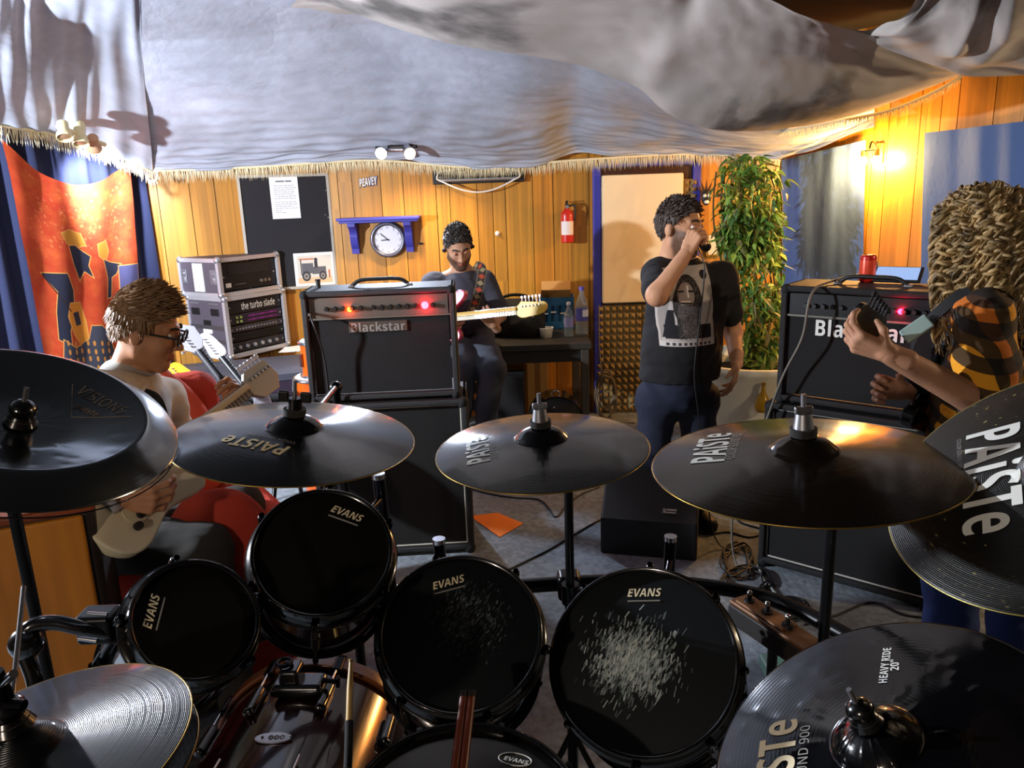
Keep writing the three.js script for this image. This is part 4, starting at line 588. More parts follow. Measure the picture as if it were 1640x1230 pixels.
// ---- curly haired guitarist in the checked shirt, seen from behind his shoulder
(() => {
  const J = (px, py, d) => at(px, py, d), hc = J(1556, 376, 2.3), fwd = v3(-.72, -.12, -.68).normalize();
  const nb = J(1590, 468, 2.3), sL = J(1576, 505, 2.12), sR = J(1690, 490, 2.5), chest = J(1606, 560, 2.32), belly = J(1580, 650, 2.32), pel = J(1566, 745, 2.34), hL = J(1560, 790, 2.22), hR = J(1640, 780, 2.42);
  const eL = J(1582, 652, 2.02), wL = J(1424, 566, 2.0), eR = J(1690, 640, 2.55), wR = J(1500, 640, 2.6);
  const kL = v3(hL.x - .02, .5, hL.z - .03), kR = v3(hR.x + .02, .5, hR.z - .03), aL = v3(kL.x, .09, kL.z + .04), aR = v3(kR.x, .09, kR.z + .04);
  const P = figure('guitarist with long curly hair in an orange and black checked shirt', {
    skin: { r: .45, g: .225, b: .13 }, head: { c: hc, fwd, up: v3(-.05, 1, 0) }, s: 1.0,
    limbs: [[hc.clone().add(v3(.03, -.08, .02)), nb, .05, .06], [nb, chest, .07, .11], [chest, belly, .12, .12], [belly, pel, .12, .13], [nb, sR, .06, .058], [nb, sL, .06, .058], [sR, eR, .052, .044], [eR, wR, .044, .03], [sL, eL, .052, .044], [eL, wL, .046, .03], [hR, kR, .08, .06], [hL, kL, .08, .06], [kR, aR, .06, .04], [kL, aL, .06, .04]],
    hands: [{ side: 1, curl: [.5, .55, .65, .7, .7], w: wL, f: v3(-.8, .3, -.2), p: v3(.1, .75, -.7) }, { side: -1, curl: [.4, .5, .5, .6, .6], w: J(1446, 626, 2.45), f: v3(-.9, .2, .1), p: v3(.1, -.1, 1) }],
  });
  eyes(P); brows(P, 0x5a4020);
  // hair: a cap and many hanging curls
  const R = rng(77), list = [], big0 = i => i < 340;
  const capG = surfaceNets((x, y, z) => { let d = ell(x, y, z, 0, .03, -.02, .098, .108, .116) + .008 * nz(x * 40, y * 40, z * 40); d = smin(d, ell(x, y, z, 0, -.09, -.06, .1, .13, .085) + .01 * nz(x * 35, y * 35, z * 35 + 9), .04); return Math.max(d, (y - .06) * -.45 + (z - .085) * .89); }, v3(-.15, -.26, -.19), v3(.15, .17, .15), .006).applyMatrix4(P.hm);
  list.push(capG.toNonIndexed());
  for (let i = 0; i < 1100; i++) {
    const th = (R() * 1.62 + .19) * Math.PI + Math.PI / 2 * 0, el0 = Math.acos(1 - R() * 1.15); // around the head, leaving the face free
    const ax = Math.sin(el0) * Math.sin(th * 1), az = Math.sin(el0) * Math.cos(th), ay = Math.cos(el0);
    let p = v3(ax * .1, .03 + ay * .108, -.02 + az * .116); const pts = [], out = v3(ax, 0, az).normalize(), L = .13 + R() * .27, n = big0(i) ? 34 : 18, ph = R() * 7, fr = big0(i) ? 24 + R() * 14 : 9 + R() * 10, big = big0(i), rad = big ? .01 + R() * .011 : .006 + R() * .014;
    for (let k = 0; k <= n; k++) { const t = k / n, drop = L * t; const q = p.clone().addScaledVector(out, (big ? .045 : .035) * Math.sin(Math.min(1, t * 2.4) * 1.5) * Math.sin(el0) + .03 * t).add(v3(0, -drop * (.35 + .65 * t), 0)); q.add(v3(Math.cos(ph + t * fr) * rad, Math.sin(ph * 2 + t * fr) * rad * .7, Math.sin(ph + t * fr) * rad)); if (q.z > .075) q.z = .075; pts.push(q); }
    list.push(new THREE.TubeGeometry(new THREE.CatmullRomCurve3(pts), big ? 60 : 24, big ? .0036 + R() * .0026 : .0012 + R() * .0009, big ? 6 : 4).applyMatrix4(P.hm).toNonIndexed());
  }
  list.forEach(g => { g.deleteAttribute('uv'); }); const hg = mergeGeometries(list); const hp = hg.attributes.position; paint(hg, (x, y, z) => { const k = Math.max(.15, .7 + .95 * nz(x * 45, y * 18, z * 45) + .4 * nz(x * 140, y * 50, z * 140)); return [.43 * k, .28 * k, .115 * k]; });
  part('hair', hg, phys(0xffffff, .5, 0, { vertexColors: true, sheen: .15, sheenRoughness: .5, sheenColor: new THREE.Color(.5, .4, .25) }), P.g, 'long curly light brown hair');
  const mid = (a, b, t) => a.clone().lerp(b, t);
  const checks = canvasTex(256, 256, x => { x.fillStyle = '#f2a41e'; x.fillRect(0, 0, 256, 256); x.fillStyle = '#d0701c'; x.fillRect(128, 0, 64, 256); x.globalAlpha = .74; x.fillStyle = '#0c0a08'; x.fillRect(64, 0, 64, 256); x.fillRect(192, 0, 64, 256); x.fillRect(0, 64, 256, 64); x.fillRect(0, 192, 256, 64); x.globalAlpha = 1; const r = rng(2); for (let i = 0; i < 256; i += 4) { x.globalAlpha = .12; x.fillStyle = '#201408'; x.fillRect(0, i, 256, 1); x.fillRect(i, 0, 1, 256); } }); checks.wrapS = checks.wrapT = THREE.RepeatWrapping;
  const shirtUV = (g, axis) => { const p = g.attributes.position, uv = []; const c = axis || chest; for (let i = 0; i < p.count; i++) { uv.push((p.getX(i) + .12 * p.getY(i) - .35 * p.getZ(i)) * 7.2, (p.getY(i) + .35 * p.getZ(i) - .1 * p.getX(i)) * 7.2); } g.setAttribute('uv', new THREE.Float32BufferAttribute(uv, 2)); return g; };
  const sm = std(0xffffff, .9, 0, { map: checks, bumpMap: weaveTex, bumpScale: .0005 });
  part('shirt', shirtUV(bodyGeo([[nb.clone().add(v3(0, -.02, 0)), chest, .09, .14], [sR, sL, .07, .072], [chest, belly, .145, .15], [belly, pel, .15, .165]], .05, .011, [[v3(0, pel.y - .03, 0), v3(0, -1, 0)]], .008, 31)), sm, P.g, 'orange and black checked shirt');
  part('sleeve', shirtUV(bodyGeo([[sL, mid(sL, eL, .55), .08, .078], [mid(sL, eL, .55), mid(sL, eL, .9), .078, .08]], .04, .01, [], .01, 41), mid(sL, eL, .5).clone().add(v3(0, 0, -.0))), sm, P.g, 'rolled checked sleeve');
  part('sleeve', shirtUV(bodyGeo([[sR, eR, .08, .07]], .04, .012, [], .01, 43), mid(sR, eR, .5)), sm, P.g, 'checked sleeve');
  part('jeans', bodyGeo([[pel, hR, .14, .12], [pel, hL, .14, .12], [hR, kR, .105, .085], [hL, kL, .105, .085], [kR, aR, .085, .075], [kL, aL, .085, .075]], .03, .012, [[v3(0, .06, 0), v3(0, -1, 0)]], .007, 53), std(0x24386e, .9), P.g, 'blue jeans');
  shoe(P.g, aL, v3(-.6, 0, -.7), M.black); shoe(P.g, aR, v3(-.6, 0, -.7), M.black);
  guitar('electric_guitar', 'black electric guitar held by the curly haired guitarist', { body: J(1505, 640, 2.5), head: J(1352, 478, 1.98), face: v3(-.5, .1, -.9), colour: 0x0a0a0c, guard: 0x101012, neck: 0x20160e, board: 0x16100c, headC: 0x0c0a0a, pegs: M.black });
  const b = [J(1552, 462, 2.14), J(1520, 486, 2.16), J(1490, 512, 2.2), J(1466, 540, 2.28), J(1458, 580, 2.4)];
  strap('guitar_strap', 'wide black guitar strap crossing the checked shirt', b, .035, M.rubber, v3(-.75, .45, .45).normalize());
  // grey transmitter pack clipped on the strap
  const bp = J(1468, 527, 2.19), t = thing('transmitter_pack', 'small grey transmitter pack clipped to the wide black strap', 'transmitter', bp); setFrame(t, v3(.72, .62, .2), v3(-.3, .5, .8)); 
  part('case', rbox(.085, .02, .045, .006), std(0x8fa39c, .45), t); part('clip', rbox(.05, .008, .03, .003, -.01, -.014, 0), M.black, t); part('aerial', rod(v3(.04, 0, 0), v3(.09, .0, .01), .004), M.black, t);
})();
// ------------------------------------------------------------------ amplifiers
function corners(w, h, d, r, parent) { for (const sx of [-1, 1]) for (const sy of [0, 1]) part('corner_cap', new THREE.SphereGeometry(r, 10, 8).scale(1, 1, 1).translate(sx * (w / 2 - r * .75), sy ? h - r * .75 : r * .75, d / 2 - r * .75), M.rubber, parent); }
function speakerCab(label, pos, yaw, w, h, d, group) {
  const g = thing('speaker_cabinet', label, 'speaker', pos, group); g.rotation.y = yaw; g.updateMatrixWorld(true); const t = .03;
  part('cabinet_shell', merge([rbox(w, t, d, .01, 0, h - t / 2, 0), rbox(w, t, d, .01, 0, t / 2 + .02, 0), rbox(t, h - .02, d, .01, -w / 2 + t / 2, h / 2 + .01, 0), rbox(t, h - .02, d, .01, w / 2 - t / 2, h / 2 + .01, 0), box(w - .04, h - .06, .02, 0, h / 2, -d / 2 + .02)]), M.vinyl, g);
  part('grille_cloth', box(w - 2 * t - .012, h - 2 * t - .03, .02, 0, h / 2 + .01, d / 2 - .035), M.grille, g);
  const pw = w - 2 * t - .008, ph = h - 2 * t - .026, z = d / 2 - .024, yc = h / 2 + .01;
  part('piping', merge([rod(v3(-pw / 2, yc + ph / 2, z), v3(pw / 2, yc + ph / 2, z), .004), rod(v3(-pw / 2, yc - ph / 2, z), v3(pw / 2, yc - ph / 2, z), .004), rod(v3(-pw / 2, yc - ph / 2, z), v3(-pw / 2, yc + ph / 2, z), .004), rod(v3(pw / 2, yc - ph / 2, z), v3(pw / 2, yc + ph / 2, z), .004)]), std(0xb8b4a8, .5), g, 'pale piping around the grille');
  for (const [a, b] of [[-1, -1], [1, -1], [-1, 1], [1, 1]]) part('foot', cyl(.02, .024, .022, a * (w / 2 - .06), .011, b * (d / 2 - .06)), M.rubber, g);
  corners(w, h, d, .03, g); return g;
}
function combo(label, pos, yaw, w, h, d, panelMat, leds, logo) {
  const g = thing('guitar_amplifier', label, 'amplifier', pos); g.rotation.y = yaw; g.updateMatrixWorld(true); const t = .028, ph = h * .19;
  part('cabinet_shell', merge([rbox(w, t, d, .01, 0, h - t / 2, 0), rbox(w, t, d, .01, 0, t / 2 + .012, 0), rbox(t, h - .012, d, .01, -w / 2 + t / 2, h / 2 + .006, 0), rbox(t, h - .012, d, .01, w / 2 - t / 2, h / 2 + .006, 0), box(w - .04, h * .5, .02, 0, h * .7, -d / 2 + .02)]), M.vinyl, g);
  const z = d / 2 - .03; const gy = (h - ph - 2 * t);
  part('grille_cloth', box(w - 2 * t - .012, gy - .01, .02, 0, t + .012 + gy / 2, z), M.grille, g);
  const panel = part('control_panel', box(w - 2 * t - .012, ph - .01, .02, 0, h - t - ph / 2, z + .004), panelMat, g, 'amplifier control panel');
  part('divider', box(w - 2 * t, .008, .028, 0, h - t - ph, z + .006), std(0x6a665c, .5), g);
  const py = h - t - ph * .55; for (let i = 0; i < 13; i++) { const x = -w * .34 + i * w * .055; part('knob', cyl(.009, .011, .016, 0, 0, 0, 14).rotateX(Math.PI / 2).translate(x + (i > 4 ? .02 : 0), py, z + .022), M.black, panel); }
  for (const [x, y, c, r, k, I] of leds) { part('pilot_lamp', new THREE.SphereGeometry(r, 14, 10).translate(x * w, h - t - ph * y, z + .018), glowing(c, k), panel, 'glowing pilot lamp'); pointLight(g.localToWorld(v3(x * w, h - t - ph * y, z + .034)), c, I, .4); }
  for (const sx of [-.25, .25]) part('handle_mount', rbox(.03, .012, .03, .004, sx * .55, h + .004, 0), M.steel, g);
  part('handle', tube([v3(-.135, h + .004, 0), v3(-.1, h + .028, 0), v3(0, h + .034, 0), v3(.1, h + .028, 0), v3(.135, h + .004, 0)], .009, 30, 8), M.black, g);
  corners(w, h, d, .024, g); logo(g, z, h, t, ph, gy); for (const [a, b] of [[-1, -1], [1, -1], [-1, 1], [1, 1]]) part('foot', cyl(.018, .02, .013, a * (w / 2 - .06), .0065, b * (d / 2 - .05)), M.rubber, g);
  return g;
}
{ // stack beside the table
  const fl = onY(640, 893, 0), z0 = fl.z, zc = z0 - .18, topP = at(610, 645, -z0), hCab = topP.y;
  const x0 = at(490, 645, -z0).x, x1 = at(745, 640, -z0).x, xc = (x0 + x1) / 2;
  speakerCab('tall black speaker cabinet under the amplifier with a red lamp', v3(xc, 0, zc), .05, x1 - x0, hCab, .36);
  const tp = at(605, 464, -z0), a = at(486, 560, -z0), b = at(730, 560, -z0), w = b.x - a.x, h = tp.y - hCab, xm = (a.x + b.x) / 2;
  combo('black guitar amplifier with red and orange pilot lamps on the tall cabinet', v3(xm, hCab, zc + .03), .05, w, h, .27, std(0x6a6058, .45, .3), [[.3, .55, 0xff2030, .017, 45, .1], [-.19, .6, 0xff5a10, .011, 30, .05]], (g, z, hh, t, ph, gy) => {
    part('logo_plate', rbox(.27, .05, .006, .002, -.01, t + gy - .045, z + .013), std(0x4a4238, .5), g, 'worn logo plate'); faceText(g, 'Blackstar', -.01, t + gy - .045, z + .0172, .25, M.logoDim, { tall: 1 });
  });
  const k = thing('amplifier_cable', 'black cable plugged into the amplifier with a red lamp', 'cable');
  part('cord', tube([v3(a.x + .05, tp.y - .1, z0 + .02), v3(a.x + .07, tp.y - .14, z0 + .05), v3(a.x + .1, tp.y - .3, z0 + .03), v3(a.x + .1, .6, z0 + .03), v3(a.x + .1, .02, z0 + .06)], .0045, 50), M.cable, k); part('jack', rod(v3(a.x + .05, tp.y - .1, z0 - .02), v3(a.x + .05, tp.y - .1, z0 + .03), .007), M.chrome, k);
  const q = v3(a.x + .06, tp.y, zc + .03), n = thing('black_cylinder', 'small black cylinder standing on the amplifier with a red lamp', 'cylinder', q); part('stub', cyl(.011, .011, .035, 0, .018, 0), M.black, n); part('stub_cap', cyl(.013, .013, .008, 0, .038, 0), M.rubber, n);
}
{ // stack by the plant
  const P1 = onY(1212, 905, 0), P2 = onY(1470, 978, 0), dx = P2.clone().sub(P1), yaw = Math.atan2(-dx.z, dx.x), w = .74, dir = dx.clone().normalize(), n = v3(-dir.z, 0, dir.x); const front = P1.clone().addScaledVector(dir, w / 2), depth = .36;
  const nn = n.z > 0 ? n : n.clone().multiplyScalar(-1); const c = front.clone().addScaledVector(nn, -depth / 2);
  const tl = onPlane(1258, 648, P1, nn), hCab = tl.y; 
  speakerCab('low black speaker cabinet behind the ride cymbal stand', v3(c.x, 0, c.z), yaw, w, hCab, depth);
  const top = onPlane(1268, 458, P1, nn), h = top.y - hCab; const a0 = P1.clone().addScaledVector(dir, .045 + .66 / 2).addScaledVector(nn, -.15);
  const amp = combo('black guitar amplifier with white logo beside the hanging plant', v3(a0.x, hCab, a0.z), yaw, .66, h, .28, std(0x151517, .4, .2), [[.22, .55, 0xff1838, .011, 40, .05]], (g, z, hh, t, ph, gy) => faceText(g, 'Blackstar', .0, t + gy - .045, z + .0145, .36, M.logo, { tall: 1.15 }));
  // things on top of it
  const up = (px, py) => onY(px, py, hCab + h);
  const cp = up(1388, 452), can = thing('drink_can', 'red drink can on the amplifier beside the glowing tablet', 'can', v3(cp.x, hCab + h, cp.z));
  part('can_body', new THREE.LatheGeometry([[0, .002], [.025, 0], [.033, .01], [.033, .105], [.027, .117], [.025, .117], [.024, .113], [0, .113]].map(q => new THREE.Vector2(...q)), 28), std(0xffffff, .3, .3, { map: canvasTex(256, 256, x => { x.fillStyle = '#b81812'; x.fillRect(0, 0, 256, 256); x.fillStyle = '#3a0a08'; x.fillRect(0, 60, 256, 34); x.fillStyle = '#e04a30'; x.fillRect(0, 150, 256, 30); }) }), can); part('ring_pull', new THREE.TorusGeometry(.008, .002, 6, 14).rotateX(Math.PI / 2).translate(.006, .115, 0), M.silver, can);
  const tb = up(1436, 452), tab = thing('tablet', 'small tablet with a bright pale blue screen on the amplifier', 'tablet', v3(tb.x, hCab + h + .02, tb.z)); tab.rotation.set(.42, yaw + .1, 0, 'YXZ');
  part('tablet_case', rbox(.19, .012, .12, .004), M.black, tab); part('screen', box(.165, .002, .1, 0, .0068, 0), glowing(0xa8c8ff, .9), tab, 'lit screen'); tab.position.y += .012;
  solo('instrument_cable', tube([up(1435, 446).add(v3(-.06, .03, -.02)), up(1400, 440).add(v3(0, .06, 0)), up(1370, 450).add(v3(0, .03, .03)), up(1330, 452).add(v3(0, .015, .05)), onPlane(1300, 470, P1.clone().addScaledVector(nn, .05), nn), onPlane(1285, 540, P1.clone().addScaledVector(nn, .07), nn), onPlane(1255, 600, P1.clone().addScaledVector(nn, .05), nn), onPlane(1225, 680, P1.clone().addScaledVector(nn, .03), nn), v3(P1.x - .12, .3, P1.z), v3(P1.x - .1, .01, P1.z + .02), v3(P1.x - .02, .008, P1.z + .35)], .0055, 120), std(0x6e6a60, .5), 'grey cable looping from the amplifier top down past its side', 'cable');
}
// ------------------------------------------------------------------ floor monitor
{
  const A = onY(966, 884, 0), B = onY(1090, 898, 0), d = B.clone().sub(A), yaw = Math.atan2(-d.z, d.x);
  const s = new THREE.Shape(); s.moveTo(0, 0); s.lineTo(0, .17); s.lineTo(-.28, .38); s.lineTo(-.34, .36); s.lineTo(-.42, .1); s.lineTo(-.36, 0); s.closePath();
  const g = thing('floor_monitor', 'black wedge shaped floor monitor speaker on the carpet', 'speaker', A); g.rotation.y = yaw + .06; const W = .44;
  part('wedge_case', new THREE.ExtrudeGeometry(s, { depth: W, bevelEnabled: true, bevelSize: .012, bevelThickness: .012, bevelSegments: 3 }).rotateY(-Math.PI / 2).translate(W, .012, 0), std(0x17181a, .55), g);
  const gr = part('grille', rbox(W * .86, .32, .012, .005), std(0x26282a, .7, .2, { bumpMap: rep(weaveTex, 6, 6), bumpScale: .001 }), g); gr.position.set(W / 2, .29, -.135); gr.rotation.x = -Math.PI / 2 + .642; 
  const bd = new THREE.Group(); bd.name = 'maker_badge'; g.add(bd); bd.position.set(W * .72, .226, -.036); bd.rotation.x = gr.rotation.x; part('plate', rbox(.075, .035, .003, .001, 0, 0, .0), std(0x2a2a2c, .5), bd); faceText(bd, 'N', -.024, 0, .0024, .014, M.logo, { skew: .2, tall: 1.6 }); part('badge_line', box(.045, .008, .002, .012, .007, .002), M.logo, bd); part('badge_line', box(.045, .006, .002, .01, -.008, .002), M.logo, bd);
  part('handle_recess', rbox(.012, .05, .13, .004, -.006, .15, -.2), M.rubber, g);
}
// orange sheet on the floor
{ const p = [[752, 826], [797, 821], [838, 838], [800, 860]].map(q => onY(q[0], q[1], .004)), c = p.reduce((a, b) => a.add(b.clone().multiplyScalar(.25)), v3()); const s = new THREE.Shape(p.map(q => new THREE.Vector2(q.x - c.x, -(q.z - c.z)))); solo('orange_sheet', new THREE.ExtrudeGeometry(s, { depth: .002, bevelEnabled: false }).rotateX(-Math.PI / 2), std(0xe8780e, .8), 'orange sheet of paper lying on the carpet', 'paper').position.set(c.x, .002, c.z); }
// ------------------------------------------------------------------ table at the back wall and what stands on it
const TH = .74;
{
  const fe = onY(795, 556, TH), x1 = onY(946, 546, TH).x, x0 = -.85, zf = -5.13, dpt = .8, zc = zf - dpt / 2;
  const g = thing('work_table', 'long dark topped table against the panelled wall', 'table', v3((x0 + x1) / 2, 0, zc)), w = x1 - x0;
  part('table_top', rbox(w, .045, dpt, .006, 0, TH - .0225, 0), std(0x2c2822, .5), g); for (const sz of [-1, 1]) part('apron', box(w - .08, .09, .025, 0, TH - .09, sz * (dpt / 2 - .05)), std(0x1a1512, .6), g);
  for (const [a, b] of [[-1, -1], [1, -1], [-1, 1], [1, 1]]) part('leg', rbox(.055, TH - .045, .055, .005, a * (w / 2 - .045), (TH - .045) / 2, b * (dpt / 2 - .045)), std(0x3a332c, .6), g);
  const on = (px, py) => onY(px, py, TH);
  let p = on(820, 545); p.z -= .1; const bag = thing('backpack', 'black backpack lying on the table behind the maple headstock', 'bag', v3(p.x + .02, TH, p.z - .1));
  part('bag_body', surfaceNets((x, y, z) => { let d = ell(x, y, z, 0, .12, 0, .23, .15, .15); d = smin(d, ell(x, y, z, .1, .08, .08, .12, .09, .09), .05); d += .012 * nz(x * 14, y * 14, z * 14); return Math.max(d, -y); }, v3(-.28, -.02, -.2), v3(.28, .32, .22), .012), std(0x101013, .8), bag); part('bag_strap', tube([v3(-.18, .2, .06), v3(-.05, .3, .1), v3(.1, .29, .1), v3(.2, .2, .08)], .012, 24, 6).scale(1, 1, 1), M.rubber, bag); part('zip', tube([v3(-.15, .14, .15), v3(0, .2, .16), v3(.14, .15, .16)], .003, 20), M.silver, bag);
  p = on(893, 528); const cr = thing('plastic_crate', 'blue plastic crate holding a cardboard box on the table', 'crate', v3(p.x, TH, p.z - .12)), cb = std(0x145a86, .5); const cw = .26, ch = .24, cd = .2; cr.rotation.y = -.06;
  part('crate_floor', box(cw - .02, .008, cd - .02, 0, .006, 0), cb, cr); for (const s of [-1, 1]) { part('crate_side', merge([rbox(cw, .05, .008, .002, 0, .03, s * cd / 2), rbox(cw, .06, .008, .002, 0, ch - .03, s * cd / 2), ...[-.4, -.2, 0, .2, .4].map(t => box(.03, ch, .006, t * cw, ch / 2, s * cd / 2))]), cb, cr); part('crate_end', merge([rbox(.008, ch, cd, .002, s * cw / 2, ch / 2, 0)]), cb, cr); } part('crate_back_web', box(cw - .02, ch - .02, .003, 0, ch / 2, cd / 2 - .008), std(0x0e3f62, .6), cr); for (const [x, y] of [[-.08, .12], [-.02, .13], [.05, .12], [.08, .11]]) part('crate_print', box(.04, .012, .001, x, y, cd / 2 + .0045), M.logo, cr);
  const bx = thing('cardboard_box', 'open cardboard box with raised flaps inside the blue crate', 'box', v3(p.x, TH + .012, p.z - .12)), kb = std(0xb98a4c, .85); bx.rotation.y = -.06; part('carton', merge([box(.22, .23, .004, 0, .115, .08), box(.22, .23, .004, 0, .115, -.08), box(.004, .23, .16, -.11, .115, 0), box(.004, .23, .16, .11, .115, 0), box(.22, .004, .16, 0, .002, 0)]), kb, bx); part('flap', box(.22, .1, .004, 0, .05, 0).rotateX(.9).translate(0, .23, .082), kb, bx); part('flap', box(.22, .1, .004, 0, .05, 0).rotateX(-.25).translate(0, .23, -.08), kb, bx);
  p = on(875, 541); const cu = thing('plastic_tub', 'small white plastic tub on the front of the table', 'tub', v3(p.x, TH, p.z - .03)); part('tub_wall', new THREE.LatheGeometry([[0, .002], [.042, 0], [.052, .066], [.055, .068], [.05, .064], [.04, .006], [0, .006]].map(q => new THREE.Vector2(...q)), 28), std(0xe4dfd2, .4), cu); part('rim', new THREE.TorusGeometry(.053, .003, 6, 28).rotateX(Math.PI / 2).translate(0, .067, 0), M.white, cu);
  p = on(843, 541); const bl = thing('small_black_box', 'small black box with a white label at the table edge', 'box', v3(p.x, TH, p.z - .04)); part('case', rbox(.12, .06, .07, .006, 0, .03, 0), M.black, bl); part('box_label', box(.1, .02, .001, 0, .043, .0356), M.white, bl);
  const prof = s => [[0, 0], [.03, 0], [.036, .006], [.036, .05], [.033, .06], [.036, .07], [.036, .16], [.03, .19], [.014, .225], [.013, .25], [0, .25]].map(q => new THREE.Vector2(q[0] * s, q[1] * s));
  const bottle = (px, py, s, lab, label, cap, liquid) => { const q = on(px, py), b = thing('water_bottle', label, 'bottle', v3(q.x, TH, q.z - .04)); part('bottle_body', new THREE.LatheGeometry(prof(s), 28), phys(0xdfe8ee, .12, 0, { transmission: .85, thickness: 0, ior: 1.3 }), b, 'clear plastic'); part('bottle_label', new THREE.CylinderGeometry(.0368 * s, .0368 * s, .07 * s, 24, 1, true).translate(0, .115 * s, 0), std(0xffffff, .5, 0, { map: lab }), b, 'printed label'); part('cap', cyl(.016 * s, .016 * s, .02 * s, 0, .258 * s, 0), std(cap, .4), b); return b; };
  bottle(933, 537, 1.28, canvasTex(128, 64, x => { x.fillStyle = '#4a4a9a'; x.fillRect(0, 0, 128, 64); x.fillStyle = '#d8d8e8'; x.fillRect(0, 6, 60, 36); x.fillStyle = '#3a6ab0'; x.fillRect(64, 8, 40, 30); }), 'tall clear water bottle with a purple cap by the door frame', 0x5a4a9a);
  bottle(912, 541, .92, canvasTex(128, 64, x => { x.fillStyle = '#8a8ac0'; x.fillRect(0, 0, 128, 64); x.fillStyle = '#c05a6a'; x.fillRect(20, 20, 40, 30); x.fillStyle = '#e8e4f0'; x.fillRect(70, 4, 30, 40); }), 'short crumpled water bottle with a pink and violet label', 0xdedee8);
  // beneath the table
  const dk = thing('drum_case', 'round black drum case standing on edge under the table', 'case', v3(onY(897, 690, .0).x * .86, .19, -5.2)); dk.scale.setScalar(.78); part('case_shell', new THREE.CylinderGeometry(.24, .24, .3, 40).rotateX(Math.PI / 2), M.gloss, dk); part('case_rim', new THREE.TorusGeometry(.24, .008, 8, 48).translate(0, 0, .15), M.darkChrome, dk, 'shiny rim'); part('case_handle', new THREE.TorusGeometry(.035, .007, 8, 20, Math.PI).translate(0, .24, .05), M.chrome, dk); part('case_stud', new THREE.SphereGeometry(.008, 10, 8).translate(-.02, .15, .152), M.chrome, dk);
  const q2 = at(840, 620, 5.45), bxx = thing('storage_box', 'black storage box in the shade under the table', 'box', v3(q2.x - .15, 0, -5.6)); part('case', rbox(.3, .46, .3, .012, 0, .23, 0), M.vinyl, bxx); part('lid', rbox(.31, .04, .31, .01, 0, .47, 0), M.black, bxx);
  const cq = at(852, 590, 5.7), cbx = thing('brown_parcel', 'brown cardboard parcel at the back under the table', 'box', v3(cq.x + .04, 0, -5.75)); part('carton', rbox(.16, .5, .16, .004, 0, .25, 0), kb, cbx); part('tape', box(.04, .501, .162, 0, .25, 0), std(0x8a6430, .4), cbx);
}
{ // coil of cable hanging beside the door
  const c = bw(968, 640, .12), g = thing('cable_coil', 'pale brown coiled cable heaped against the foam by the door frame', 'cable', v3(c.x, 0, -5.78)), R = rng(5); for (let i = 0; i < 7; i++) { const pts = []; const w = .05 + R() * .05, h = .1 + R() * .1, y = .17 + R() * .06; for (let k = 0; k < 14; k++) { const a = k / 14 * Math.PI * 2; pts.push(v3(Math.cos(a) * w + (R() - .5) * .015, y + Math.sin(a) * h, (R() - .5) * .03 + i * .008)); } part('loop', new THREE.TubeGeometry(new THREE.CatmullRomCurve3(pts, true), 40, .006, 6, true), std(0x7a6a50, .6), g); } part('loose_end', tube([v3(-.03, .25, .02), v3(-.05, .6, .0), v3(-.05, .9, .0)], .005, 20), std(0x7a6a50, .6), g); part('tail', tube([v3(.02, .1, .03), v3(.05, .01, .08), v3(.2, .006, .15)], .006, 20), std(0x7a6a50, .6), g);
}
// ------------------------------------------------------------------ bench with flight cases
const BH = .66;
{
  const g = thing('side_bench', 'wooden bench with a pale worn top under the flight cases', 'bench', v3(-1.72, 0, -5.12)); g.rotation.y = .28; g.updateMatrixWorld(true); const w = 1.35, d = .62;
  part('bench_top', rbox(w, .05, d, .008, 0, BH - .025, 0), std(0xa39ca8, .5, 0, { map: carpetTex }), g, 'pale lavender grey top'); part('front_board', box(w, .1, .02, 0, BH - .1, d / 2 - .02), std(0x2a1c30, .6), g); part('back_board', box(w - .02, BH - .06, .02, 0, (BH - .06) / 2, -d / 2 + .05), std(0x3a1c10, .7, 0, { map: woodTex }), g);
  for (const [a, b] of [[-1, -1], [1, -1], [-1, 1], [1, 1]]) part('leg', rbox(.06, BH - .05, .06, .005, a * (w / 2 - .05), (BH - .05) / 2, b * (d / 2 - .07)), std(0x2a1a12, .7), g);
}
function flightCase(label, pos, yaw, w, h, d, fill) {
  const g = thing('flight_case', label, 'flight case', pos); g.rotation.y = yaw; g.updateMatrixWorld(true);
  part('case_panels', merge([box(w - .02, .012, d - .02, 0, h - .006, 0), box(w - .02, .012, d - .02, 0, .006, 0), box(.012, h - .02, d - .02, -w / 2 + .008, h / 2, 0), box(.012, h - .02, d - .02, w / 2 - .008, h / 2, 0), box(w - .02, h - .02, .012, 0, h / 2, -d / 2 + .008)]), std(0x4c4650, .6), g, 'grey laminate panels');
  const e = .028, al = std(0xd8d6da, .35, .6), list = []; for (const sx of [-1, 1]) { for (const sz of [-1, 1]) list.push(box(e, h, e, sx * (w / 2 - e / 2 + .003), h / 2, sz * (d / 2 - e / 2 + .003))); for (const y of [e / 2, h - e / 2]) list.push(box(e, e, d, sx * (w / 2 - e / 2 + .003), y, 0)); } for (const sz of [-1, 1]) for (const y of [e / 2, h - e / 2]) list.push(box(w, e, e, 0, y, sz * (d / 2 - e / 2 + .003)));
  part('edge_trim', merge(list), al, g, 'aluminium edging'); for (const sx of [-1, 1]) for (const sz of [-1, 1]) for (const sy of [0, 1]) part('ball_corner', new THREE.SphereGeometry(.027, 12, 8).translate(sx * (w / 2 - .014), sy ? h - .014 : .014, sz * (d / 2 - .014)), M.silver, g);
  fill(g, w, h, d); return g;
}
